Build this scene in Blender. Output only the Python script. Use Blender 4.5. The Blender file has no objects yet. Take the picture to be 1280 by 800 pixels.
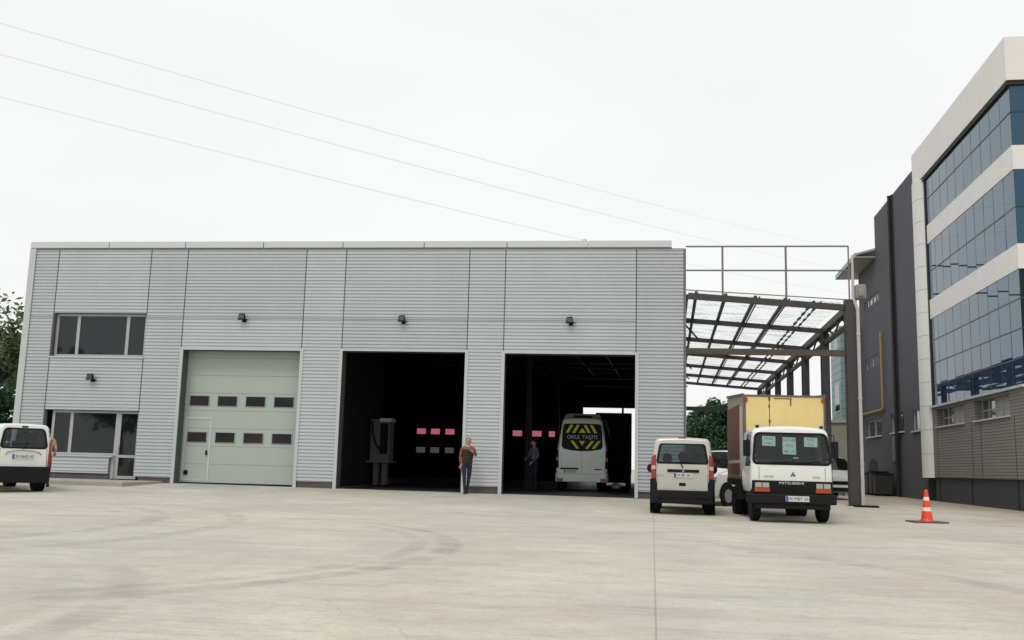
import bpy, bmesh, math, random
from mathutils import Vector, Matrix
random.seed(7)
R = math.radians
sc = bpy.context.scene
col = sc.collection

# ---------------------------------------------------------------- camera
cam_d = bpy.data.cameras.new("camera")
cam = bpy.data.objects.new("camera", cam_d); col.objects.link(cam); sc.camera = cam
cam_d.sensor_width = 36.0
cam_d.lens = 1203.118 / 1280 * 36.0
cam_d.clip_end = 3000
p_, r_, y_ = R(8.61608), R(1.47623), R(-6.93838)
fw = Vector((math.sin(y_) * math.cos(p_), math.cos(y_) * math.cos(p_), math.sin(p_)))
rt = Vector((math.cos(y_), -math.sin(y_), 0)); up = rt.cross(fw)
rt2 = math.cos(r_) * rt + math.sin(r_) * up
up2 = -math.sin(r_) * rt + math.cos(r_) * up
cam.matrix_world = Matrix(((rt2.x, up2.x, -fw.x, 0), (rt2.y, up2.y, -fw.y, 0), (rt2.z, up2.z, -fw.z, 1.1), (0, 0, 0, 1)))

# ---------------------------------------------------------------- sky, sun, exposure
w = bpy.data.worlds.new("World"); sc.world = w; w.use_nodes = True
nt = w.node_tree; nt.nodes.clear()
SUN_EL, SUN_AZ = R(56), R(200)      # azimuth clockwise from +Y: behind the camera
sky = nt.nodes.new('ShaderNodeTexSky'); sky.sky_type = 'NISHITA'; sky.sun_disc = False
sky.sun_elevation = SUN_EL; sky.sun_rotation = SUN_AZ; sky.air_density = 1.0; sky.dust_density = 4.0
mixs = nt.nodes.new('ShaderNodeMix'); mixs.data_type = 'RGBA'; mixs.inputs['Factor'].default_value = 0.93
mixs.inputs['B'].default_value = (10.35, 10.4, 10.3, 1)
bgn = nt.nodes.new('ShaderNodeBackground'); bgn.inputs['Strength'].default_value = 0.1
wo = nt.nodes.new('ShaderNodeOutputWorld')
wtc = nt.nodes.new('ShaderNodeTexCoord'); wmp = nt.nodes.new('ShaderNodeMapping'); wmp.inputs['Scale'].default_value = (1, 1, 2.6)
wn_ = nt.nodes.new('ShaderNodeTexNoise'); wn_.inputs['Scale'].default_value = 1.6; wn_.inputs['Detail'].default_value = 5; wn_.inputs['Roughness'].default_value = .5
wr_ = nt.nodes.new('ShaderNodeValToRGB'); wr_.color_ramp.elements[0].position = .3; wr_.color_ramp.elements[0].color = (9.35, 9.4, 9.45, 1); wr_.color_ramp.elements[1].position = .7; wr_.color_ramp.elements[1].color = (10.15, 10.2, 10.1, 1)
nt.links.new(wtc.outputs['Generated'], wmp.inputs[0]); nt.links.new(wmp.outputs[0], wn_.inputs['Vector']); nt.links.new(wn_.outputs['Fac'], wr_.inputs[0]); nt.links.new(wr_.outputs[0], mixs.inputs['B'])
nt.links.new(sky.outputs[0], mixs.inputs['A']); nt.links.new(mixs.outputs['Result'], bgn.inputs['Color'])
nt.links.new(bgn.outputs[0], wo.inputs[0])
sd = bpy.data.lights.new("sun", 'SUN'); sd.energy = 1.2; sd.angle = R(18); sd.color = (1, .97, .91)
so = bpy.data.objects.new("sun", sd); col.objects.link(so)
sdir = Vector((math.sin(SUN_AZ) * math.cos(SUN_EL), math.cos(SUN_AZ) * math.cos(SUN_EL), math.sin(SUN_EL)))
so.rotation_euler = sdir.to_track_quat('Z', 'Y').to_euler(); so.location = (0, -20, 40)
sc.view_settings.view_transform = 'Standard'; sc.view_settings.look = 'None'
sc.view_settings.exposure = 0.0; sc.view_settings.gamma = 1.0
sc.render.resolution_x = 1024; sc.render.resolution_y = 640
sc.cycles.max_bounces = 8; sc.cycles.transparent_max_bounces = 12

# ---------------------------------------------------------------- materials
def new_mat(name):
    m = bpy.data.materials.new(name); m.use_nodes = True
    return m, m.node_tree, m.node_tree.nodes['Principled BSDF']
def mat(name, c, rough=.6, metal=0.0, var=0.0, scale=3.0, bump=0.0, bscale=40.0, spec=.5, stretch=(1, 1, 1), ior=1.45, coat=0.0, dark=(.25, .24, .22)):
    m, t, b = new_mat(name)
    b.inputs['Base Color'].default_value = (*c, 1); b.inputs['Roughness'].default_value = rough
    b.inputs['Metallic'].default_value = metal; b.inputs['Specular IOR Level'].default_value = spec
    b.inputs['IOR'].default_value = ior
    if coat: b.inputs['Coat Weight'].default_value = coat; b.inputs['Coat Roughness'].default_value = .08
    tc = t.nodes.new('ShaderNodeTexCoord'); mp = t.nodes.new('ShaderNodeMapping'); mp.inputs['Scale'].default_value = stretch
    t.links.new(tc.outputs['Object'], mp.inputs[0])
    if var:
        n = t.nodes.new('ShaderNodeTexNoise'); n.inputs['Scale'].default_value = scale; n.inputs['Detail'].default_value = 8; n.inputs['Roughness'].default_value = .65
        t.links.new(mp.outputs[0], n.inputs['Vector'])
        rp = t.nodes.new('ShaderNodeMapRange'); rp.inputs[1].default_value = .32; rp.inputs[2].default_value = .7; rp.inputs[3].default_value = 0; rp.inputs[4].default_value = var
        t.links.new(n.outputs['Fac'], rp.inputs[0])
        mx = t.nodes.new('ShaderNodeMix'); mx.data_type = 'RGBA'
        mx.inputs['A'].default_value = (*c, 1)
        mx.inputs['B'].default_value = (c[0] * dark[0] * 2.2, c[1] * dark[1] * 2.2, c[2] * dark[2] * 2.2, 1)
        t.links.new(rp.outputs[0], mx.inputs['Factor']); t.links.new(mx.outputs['Result'], b.inputs['Base Color'])
    if bump:
        n2 = t.nodes.new('ShaderNodeTexNoise'); n2.inputs['Scale'].default_value = bscale; n2.inputs['Detail'].default_value = 6
        t.links.new(mp.outputs[0], n2.inputs['Vector'])
        bp = t.nodes.new('ShaderNodeBump'); bp.inputs['Strength'].default_value = bump; bp.inputs['Distance'].default_value = .02
        t.links.new(n2.outputs['Fac'], bp.inputs['Height']); t.links.new(bp.outputs[0], b.inputs['Normal'])
    return m
def island_var(m, amt):
    t = m.node_tree; b = t.nodes['Principled BSDF']; src = b.inputs['Base Color'].links[0].from_socket
    g_ = t.nodes.new('ShaderNodeNewGeometry'); r_ = t.nodes.new('ShaderNodeMapRange'); r_.inputs[3].default_value = 1 - amt; r_.inputs[4].default_value = 1 + amt * .5
    x = t.nodes.new('ShaderNodeVectorMath'); x.operation = 'SCALE'
    t.links.new(g_.outputs['Random Per Island'], r_.inputs[0]); t.links.new(src, x.inputs[0]); t.links.new(r_.outputs[0], x.inputs['Scale']); t.links.new(x.outputs[0], b.inputs['Base Color'])
def glass_mat(name, tint, ior=1.5, rough=.02):
    m, t, b = new_mat(name); t.nodes.remove(b)
    out = t.nodes['Material Output']
    tr = t.nodes.new('ShaderNodeBsdfTransparent'); tr.inputs[0].default_value = (*tint, 1)
    gl = t.nodes.new('ShaderNodeBsdfGlossy'); gl.inputs['Roughness'].default_value = rough
    fr = t.nodes.new('ShaderNodeFresnel'); fr.inputs[0].default_value = ior
    mx = t.nodes.new('ShaderNodeMixShader')
    t.links.new(fr.outputs[0], mx.inputs[0]); t.links.new(tr.outputs[0], mx.inputs[1]); t.links.new(gl.outputs[0], mx.inputs[2])
    t.links.new(mx.outputs[0], out.inputs['Surface'])
    return m
M = {}
M['clad'] = mat('grey_cladding', (.505, .535, .56), .42, .0, .34, .9, spec=.6, stretch=(1, 1, .25), dark=(.36, .36, .35))
island_var(M['clad'], .07)
M['trim'] = mat('light_trim', (.50, .52, .52), .4, .0, .18, 2, dark=(.34, .34, .34))
M['cap'] = mat('parapet_metal', (.58, .59, .60), .4, .0, .15, 1.2, dark=(.36, .36, .36))
M['seam'] = mat('seam_dark', (.19, .20, .20), .7)
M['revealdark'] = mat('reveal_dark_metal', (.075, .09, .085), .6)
M['plinth'] = mat('plinth_concrete', (.105, .10, .105), .85, var=.6, scale=2.5, bump=.3)
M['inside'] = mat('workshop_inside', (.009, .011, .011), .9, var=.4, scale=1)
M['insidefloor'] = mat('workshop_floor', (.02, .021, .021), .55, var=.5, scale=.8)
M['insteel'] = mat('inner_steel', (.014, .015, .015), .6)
M['door'] = mat('door_panel', (.40, .44, .41), .5, var=.25, scale=1.4, stretch=(1, 1, .4), dark=(.36, .36, .36))
M['doorline'] = mat('door_groove', (.29, .32, .30), .6)
M['wicket'] = mat('wicket_frame', (.52, .56, .52), .5)
M['rub'] = mat('black_rubber', (.011, .011, .012), .8, var=.3, scale=8, spec=.2)
M['alu'] = mat('window_aluminium', (.40, .41, .42), .45, var=.15, scale=3)
M['blackpl'] = mat('black_plastic', (.011, .012, .014), .65, var=.25, scale=6, spec=.2)
M['dkglass'] = mat('dark_window_glass', (.012, .016, .02), .03, spec=.5, ior=1.5)
M['dkglass2'] = mat('office_window_glass', (.008, .011, .011), .03, spec=.5, ior=1.5)
M['filmblack'] = mat('black_window_film', (.006, .006, .008), .5, spec=.25)
M['burg'] = mat('door_glazing', (.018, .012, .017), .12, ior=1.5)
M['white'] = mat('facade_white', (.78, .765, .745), .55, var=.24, scale=1.2, stretch=(1, 1, .15), dark=(.36, .355, .34))
M['pale_panel'] = mat('pale_window_panel', (.42, .43, .41), .6)
M['mull'] = mat('mullion_dark_blue', (.035, .05, .06), .4)
M['wjoint'] = mat('white_panel_joint', (.5, .49, .47), .7)
M['mglass'] = mat('reflective_pane', (.10, .115, .115), .05, ior=2.3)
M['greywall'] = mat('grey_render', (.092, .090, .106), .85, var=.22, scale=1.3, bump=.25, bscale=25, dark=(.36, .36, .36))
M['bplinth'] = mat('grey_plinth', (.062, .064, .074), .85, var=.45, scale=1.8, bump=.25)
M['dark'] = mat('dark_joint', (.02, .02, .022), .7)
M['steel'] = mat('painted_steel', (.055, .052, .05), .55, var=.4, scale=2.2, dark=(.2, .18, .15))
M['tie'] = mat('rusty_steel', (.085, .07, .05), .7, var=.5, scale=3)
M['tube'] = mat('thin_steel_tube', (.17, .165, .155), .55)
M['galv'] = mat('pale_pipe', (.50, .49, .48), .5, var=.3, scale=4)
M['yellow'] = mat('yellow_pipe', (.38, .25, .07), .6, var=.3, scale=4)
M['eave'] = mat('eave_sheet', (.42, .43, .41), .6, var=.3, scale=2)
M['teal'] = mat('teal_cladding', (.24, .36, .37), .5, var=.25, scale=2, dark=(.36, .36, .36))
M['tealpipe'] = mat('teal_board', (.12, .17, .18), .6)
M['paintw'] = mat('white_paint', (.74, .755, .73), .3, coat=.6, var=.14, scale=2.2, dark=(.34, .33, .3))
M['paints'] = mat('silver_paint', (.50, .49, .455), .33, metal=.25, coat=.5, var=.14, scale=2.5, dark=(.35, .34, .31))
M['buspaint'] = mat('bus_silver_paint', (.70, .77, .73), .35, metal=.1, coat=.4, var=.2, scale=2)
M['red'] = mat('tail_lamp_red', (.26, .006, .01), .15, coat=.6)
M['pinkred'] = mat('lamp_clear_band', (.62, .36, .30), .2, coat=.6)
M['orange'] = mat('indicator_orange', (.36, .045, .012), .18, coat=.6)
M['lamp'] = mat('headlamp_lens', (.36, .36, .33), .1, coat=.8)
M['plate'] = mat('plate_white', (.62, .62, .60), .4)
M['pblue'] = mat('plate_blue', (.03, .09, .35), .4)
M['ink'] = mat('ink_black', (.02, .02, .025), .5)
M['rim'] = mat('wheel_rim', (.30, .30, .30), .4, metal=.4, var=.3, scale=8)
M['seat'] = mat('seat_fabric', (.03, .032, .036), .9)
M['seat2'] = mat('pale_seat_cover', (.42, .45, .44), .9)
M['boxy'] = mat('yellow_box_panel', (.75, .60, .26), .5, var=.4, scale=2.4, stretch=(1, 1, .3), bump=.1, bscale=6, dark=(.36, .33, .26))
M['boxg'] = mat('grey_box_side', (.30, .30, .235), .55, var=.4, scale=2)
M['boxred'] = mat('red_box_graphic', (.155, .042, .033), .55, var=.75, scale=5, dark=(.30, .5, .5))
M['rust'] = mat('rust', (.16, .06, .03), .8, var=.5, scale=9)
M['frame'] = mat('chassis_black', (.012, .012, .012), .75, var=.3, scale=5, spec=.2)
M['paper'] = mat('paper_sheet', (.74, .92, .86), .7)
M['paperink'] = mat('paper_print', (.12, .26, .25), .7)
M['cone'] = mat('cone_orange', (.85, .075, .02), .45, var=.15, scale=9)
M['conew'] = mat('cone_white', (.80, .74, .66), .5)
M['conebase'] = mat('cone_base', (.13, .09, .07), .8)
M['yel'] = mat('chevron_yellow', (.85, .74, .04), .5)
M['whitetext'] = mat('white_lettering', (.62, .68, .70), .5)
M['bark'] = mat('bark', (.055, .042, .032), .9, var=.5, scale=6, bump=.5)
M['skin'] = mat('skin', (.45, .25, .18), .6)
M['hair'] = mat('hair_dark', (.03, .02, .016), .7)
M['redhair'] = mat('red_cap_cloth', (.30, .06, .03), .8)
M['jeans'] = mat('jeans', (.014, .028, .042), .9, var=.5, scale=14)
M['shoe'] = mat('shoe', (.015, .015, .016), .6)
M['vest'] = mat('brown_vest', (.038, .020, .016), .9, var=.3, scale=10)
M['tarp'] = mat('dark_tarpaulin', (.035, .042, .042), .8, var=.5, scale=2, bump=.6, bscale=5)
M['cabin'] = mat('beige_cabin', (.33, .32, .26), .7, var=.3, scale=2)
M['bin'] = mat('bin_plastic', (.028, .032, .034), .6, var=.3, scale=3)
M['mach'] = mat('machine_grey', (.14, .155, .15), .5, var=.5, scale=3)
M['glass'] = glass_mat('car_glass', (.46, .53, .53))
M['glassc'] = glass_mat('windscreen_glass', (.80, .86, .86))
M['pinkglass'] = glass_mat('tinted_door_glazing', (.66, .33, .41), 1.1)
M['greyglass'] = glass_mat('dirty_door_glazing', (.24, .25, .24), 1.1)
M['lensglass'] = mat('floodlight_lens', (.08, .09, .1), .1)
M['lightfix'] = mat('pale_box', (.26, .27, .25), .5, var=.3, scale=5)

def checked(name, c1, c2, s):
    m, t, b = new_mat(name); tc = t.nodes.new('ShaderNodeTexCoord')
    ck = t.nodes.new('ShaderNodeTexChecker'); ck.inputs['Scale'].default_value = s
    ck.inputs['Color1'].default_value = (*c1, 1); ck.inputs['Color2'].default_value = (*c2, 1)
    t.links.new(tc.outputs['Object'], ck.inputs[0]); t.links.new(ck.outputs[0], b.inputs['Base Color']); b.inputs['Roughness'].default_value = .9
    return m
M['plaid'] = checked('red_plaid_shirt', (.20, .035, .035), (.30, .12, .12), 20)
M['floral'] = checked('beige_print_shirt', (.55, .42, .33), (.45, .20, .16), 9)
M['blueshirt'] = mat('grey_blue_shirt', (.12, .125, .18), .9)

def leaf_mat(name, c1, c2):
    m, t, b = new_mat(name); g = t.nodes.new('ShaderNodeNewGeometry'); rp = t.nodes.new('ShaderNodeMix'); rp.data_type = 'RGBA'
    rp.inputs['A'].default_value = (*c1, 1); rp.inputs['B'].default_value = (*c2, 1)
    t.links.new(g.outputs['Random Per Island'], rp.inputs['Factor']); t.links.new(rp.outputs['Result'], b.inputs['Base Color'])
    b.inputs['Roughness'].default_value = .6; b.inputs['Specular IOR Level'].default_value = .2
    return m
M['leaf'] = leaf_mat('leaf_green', (.05, .095, .03), (.17, .21, .10))
M['leafd'] = leaf_mat('leaf_dark', (.022, .062, .034), (.06, .12, .065))

def mirror_glass(name, base, ior, rough=.015):
    m, t, b = new_mat(name)
    b.inputs['Base Color'].default_value = (*base, 1); b.inputs['Roughness'].default_value = rough
    b.inputs['IOR'].default_value = ior; b.inputs['Specular IOR Level'].default_value = .5
    b.inputs['Specular Tint'].default_value = (.44, .67, .80, 1)
    g = t.nodes.new('ShaderNodeNewGeometry'); mx = t.nodes.new('ShaderNodeMix'); mx.data_type = 'RGBA'
    mx.inputs['A'].default_value = (*base, 1); mx.inputs['B'].default_value = (base[0] * 1.4 + .01, base[1] * 1.25 + .01, base[2] * 1.1, 1)
    t.links.new(g.outputs['Random Per Island'], mx.inputs['Factor']); t.links.new(mx.outputs['Result'], b.inputs['Base Color'])
    return m
M['bglass'] = mirror_glass('blue_mirror_glass', (.010, .040, .088), 1.85)
M['bglassdark'] = mirror_glass('entrance_shade_glass', (.004, .006, .01), 1.4)  # near-black colour stands in for the shade of an entrance recess

# stone courses for the low wall of the office
def course_mat():
    m, t, b = new_mat('stone_courses')
    tc = t.nodes.new('ShaderNodeTexCoord'); sp = t.nodes.new('ShaderNodeSeparateXYZ'); cb = t.nodes.new('ShaderNodeCombineXYZ')
    t.links.new(tc.outputs['Object'], sp.inputs[0]); t.links.new(sp.outputs['Y'], cb.inputs['X']); t.links.new(sp.outputs['Z'], cb.inputs['Y'])
    br = t.nodes.new('ShaderNodeTexBrick'); br.inputs['Scale'].default_value = 1
    br.inputs['Brick Width'].default_value = 1.9; br.inputs['Row Height'].default_value = .1; br.inputs['Mortar Size'].default_value = .012
    br.inputs['Color1'].default_value = (.245, .225, .215, 1); br.inputs['Color2'].default_value = (.215, .197, .188, 1); br.inputs['Mortar'].default_value = (.10, .092, .088, 1)
    t.links.new(cb.outputs[0], br.inputs['Vector']); t.links.new(br.outputs['Color'], b.inputs['Base Color'])
    bp = t.nodes.new('ShaderNodeBump'); bp.inputs['Strength'].default_value = .6; bp.inputs['Distance'].default_value = .02; bp.invert = True
    t.links.new(br.outputs['Fac'], bp.inputs['Height']); t.links.new(bp.outputs[0], b.inputs['Normal']); b.inputs['Roughness'].default_value = .85
    return m
M['course'] = course_mat()

def canopy_sheet():
    m, t, b = new_mat('clear_ribbed_sheet'); t.nodes.remove(b); out = t.nodes['Material Output']
    tc = t.nodes.new('ShaderNodeTexCoord'); mp = t.nodes.new('ShaderNodeMapping'); mp.inputs['Scale'].default_value = (.35, 2.2, 1)
    n = t.nodes.new('ShaderNodeTexNoise'); n.inputs['Scale'].default_value = 2.2; n.inputs['Detail'].default_value = 5
    t.links.new(tc.outputs['Object'], mp.inputs[0]); t.links.new(mp.outputs[0], n.inputs['Vector'])
    cr = t.nodes.new('ShaderNodeValToRGB'); cr.color_ramp.elements[0].position = .36; cr.color_ramp.elements[0].color = (.45, .46, .46, 1)
    cr.color_ramp.elements[1].position = .47; cr.color_ramp.elements[1].color = (.93, .95, .95, 1)
    t.links.new(n.outputs['Fac'], cr.inputs[0])
    tr = t.nodes.new('ShaderNodeBsdfTransparent'); t.links.new(cr.outputs[0], tr.inputs[0])
    tl = t.nodes.new('ShaderNodeBsdfTranslucent'); tl.inputs[0].default_value = (.8, .8, .8, 1)
    mx = t.nodes.new('ShaderNodeMixShader'); mx.inputs[0].default_value = .15
    t.links.new(tr.outputs[0], mx.inputs[1]); t.links.new(tl.outputs[0], mx.inputs[2]); t.links.new(mx.outputs[0], out.inputs['Surface'])
    return m
M['sheet'] = canopy_sheet()

def ground_mat():
    m, t, b = new_mat('yard_concrete'); N = t.nodes.new; L = t.links.new
    tc = N('ShaderNodeTexCoord'); b.inputs['Roughness'].default_value = .88; b.inputs['Specular IOR Level'].default_value = .25
    def noise(scale, det=6, st=(1, 1, 1), ro=.6, w=0):
        mp = N('ShaderNodeMapping'); mp.inputs['Scale'].default_value = st; mp.inputs['Location'].default_value = (w, w, 0)
        L(tc.outputs['Object'], mp.inputs[0]); n = N('ShaderNodeTexNoise'); n.inputs['Scale'].default_value = scale
        n.inputs['Detail'].default_value = det; n.inputs['Roughness'].default_value = ro; L(mp.outputs[0], n.inputs['Vector']); return n.outputs['Fac']
    def rng(v, a, c, o0, o1):
        r = N('ShaderNodeMapRange'); r.inputs[1].default_value = a; r.inputs[2].default_value = c; r.inputs[3].default_value = o0; r.inputs[4].default_value = o1; L(v, r.inputs[0]); return r.outputs[0]
    def mix(f, a, c, mode='MIX'):
        x = N('ShaderNodeMix'); x.data_type = 'RGBA'; x.blend_type = mode
        if isinstance(f, float): x.inputs['Factor'].default_value = f
        else: L(f, x.inputs['Factor'])
        for k, v in (('A', a), ('B', c)):
            if isinstance(v, tuple): x.inputs[k].default_value = (*v, 1)
            else: L(v, x.inputs[k])
        return x.outputs['Result']
    def mth(op, a, c=None):
        x = N('ShaderNodeMath'); x.operation = op
        for i, v in enumerate((a, c)):
            if v is None: continue
            if isinstance(v, (int, float)): x.inputs[i].default_value = v
            else: L(v, x.inputs[i])
        return x.outputs[0]
    base = mix(rng(noise(.10, 4), .4, .62, 0, 1), (.60, .575, .455), (.57, .555, .47))
    base = mix(rng(noise(.5, 8, (1, .45, 1), .7), .38, .68, 0, .65), base, (.385, .365, .31))
    base = mix(rng(noise(1.1, 7, (.35, 1.5, 1), .75, 5), .50, .70, 0, .7), base, (.33, .32, .30))
    base = mix(rng(noise(.33, 7, (1, 1, 1), .75, 31), .50, .66, 0, .6), base, (.47, .385, .31))
    base = mix(rng(noise(.8, 6, (.5, 1, 1), .7, 12), .55, .7, 0, .45), base, (.50, .48, .40))
    base = mix(rng(noise(2.6, 9, (.3, 1.1, 1), .85, 41), .50, .66, 0, .6), base, (.36, .345, .30))
    base = mix(rng(noise(2.2, 9, (.3, 1.0, 1), .85, 61), .52, .68, 0, .7), base, (.56, .54, .44))
    base = mix(rng(noise(.22, 7, (.6, 1.5, 1), .75, 71), .50, .66, 0, .5), base, (.36, .37, .345))
    base = mix(rng(noise(30, 4, (1, 1, 1), .85), .52, .72, 0, .5), base, (.22, .21, .18))
    base = mix(rng(noise(7, 6, (1, 1, 1), .85, 3), .50, .70, 0, .42), base, (.28, .265, .23))
    sp = N('ShaderNodeSeparateXYZ'); L(tc.outputs['Object'], sp.inputs[0]); X, Y = sp.outputs['X'], sp.outputs['Y']
    # tyre marks: rings of rubber
    smear = rng(noise(1.3, 5, (1, 1, 1), .7, 8), .36, .60, 0, 1)
    def ring(cx, cy, r, wd, amt, base, ang=None):
        dx = mth('SUBTRACT', X, cx); dy = mth('SUBTRACT', Y, cy)
        dist = mth('SQRT', mth('ADD', mth('MULTIPLY', dx, dx), mth('MULTIPLY', dy, dy)))
        k = rng(mth('ABSOLUTE', mth('SUBTRACT', dist, r)), wd * .5, wd, 1, 0)
        k = mth('MULTIPLY', mth('MULTIPLY', k, smear), amt)
        k = mth('MULTIPLY', k, rng(dx, r * .55, r * .85, 0, 1))
        return mix(k, base, (.20, .19, .175))
    for a in ((-9.5, 12.2, 7.2, .20, .42), (-9.5, 12.2, 6.75, .16, .32), (-9.6, 5.4, 6.0, .22, .3), (-9.5, 5.4, 5.4, .2, .15),
              (-16, 14, 9.5, .25, .35), (-16, 14, 8.1, .25, .35), (-3, 8.5, 13.5, .25, .3), (-3, 8.5, 11.9, .25, .3), (-14, 4, 19, .3, .3)):
        base = ring(*a, base)
    # straight expansion joints cut in the slab
    def joint(v, c, wd, base, amt=.75):
        k = rng(mth('ABSOLUTE', mth('SUBTRACT', v, c)), wd * .5, wd, amt, 0)
        return mix(k, base, (.17, .15, .12))
    base = joint(mth('SUBTRACT', X, mth('MULTIPLY', mth('SUBTRACT', Y, 6.6), .026)), .20, .010, base, .4)
    base = joint(X, -17.5, .012, base, .5)
    base = joint(Y, 29.2, .02, base, .4)
    # scattered oil drips and small stains
    vo = N('ShaderNodeTexVoronoi'); vo.inputs['Scale'].default_value = .42; L(tc.outputs['Object'], vo.inputs['Vector'])
    sp2 = mth('MULTIPLY', rng(vo.outputs['Distance'], .03, .11, .55, 0), rng(noise(1.7, 5, (1, 1, 1), .7, 90), .45, .6, 0, 1))
    base = mix(sp2, base, (.19, .18, .16))
    # hairline cracks
    v2 = N('ShaderNodeTexVoronoi'); v2.feature = 'DISTANCE_TO_EDGE'; v2.inputs['Scale'].default_value = .16
    wv = N('ShaderNodeVectorMath'); wv.operation = 'ADD'; nz = N('ShaderNodeTexNoise'); nz.inputs['Scale'].default_value = .9; nz.inputs['Detail'].default_value = 6
    L(tc.outputs['Object'], nz.inputs['Vector']); L(tc.outputs['Object'], wv.inputs[0]); L(nz.outputs['Color'], wv.inputs[1]); L(wv.outputs[0], v2.inputs['Vector'])
    ck = mth('MULTIPLY', rng(v2.outputs['Distance'], .0006, .0018, .25, 0), rng(noise(.25, 4, (1, 1, 1), .6, 55), .5, .6, 0, 1))
    base = mix(ck, base, (.16, .15, .13))
    # soil dust along the office wall
    dst = rng(mth('ADD', mth('SUBTRACT', X, mth('MULTIPLY', Y, .02)), mth('MULTIPLY', noise(.6, 5, (1, 1, 1), .7, 17), 5.0)), 10.6, 13.6, 0, .9)
    base = mix(dst, base, (.33, .25, .16))
    # oil and tyre grime at the door thresholds
    gr = mth('MULTIPLY', rng(Y, 26.5, 31.0, 0, .45), rng(noise(.9, 6, (1, 1, 1), .7, 23), .40, .62, 0, 1))
    base = mix(gr, base, (.27, .26, .19))
    L(base, b.inputs['Base Color'])
    bp = N('ShaderNodeBump'); bp.inputs['Strength'].default_value = .35; bp.inputs['Distance'].default_value = .01
    L(noise(22, 6), bp.inputs['Height']); L(bp.outputs[0], b.inputs['Normal'])
    return m
M['ground'] = ground_mat()

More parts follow.
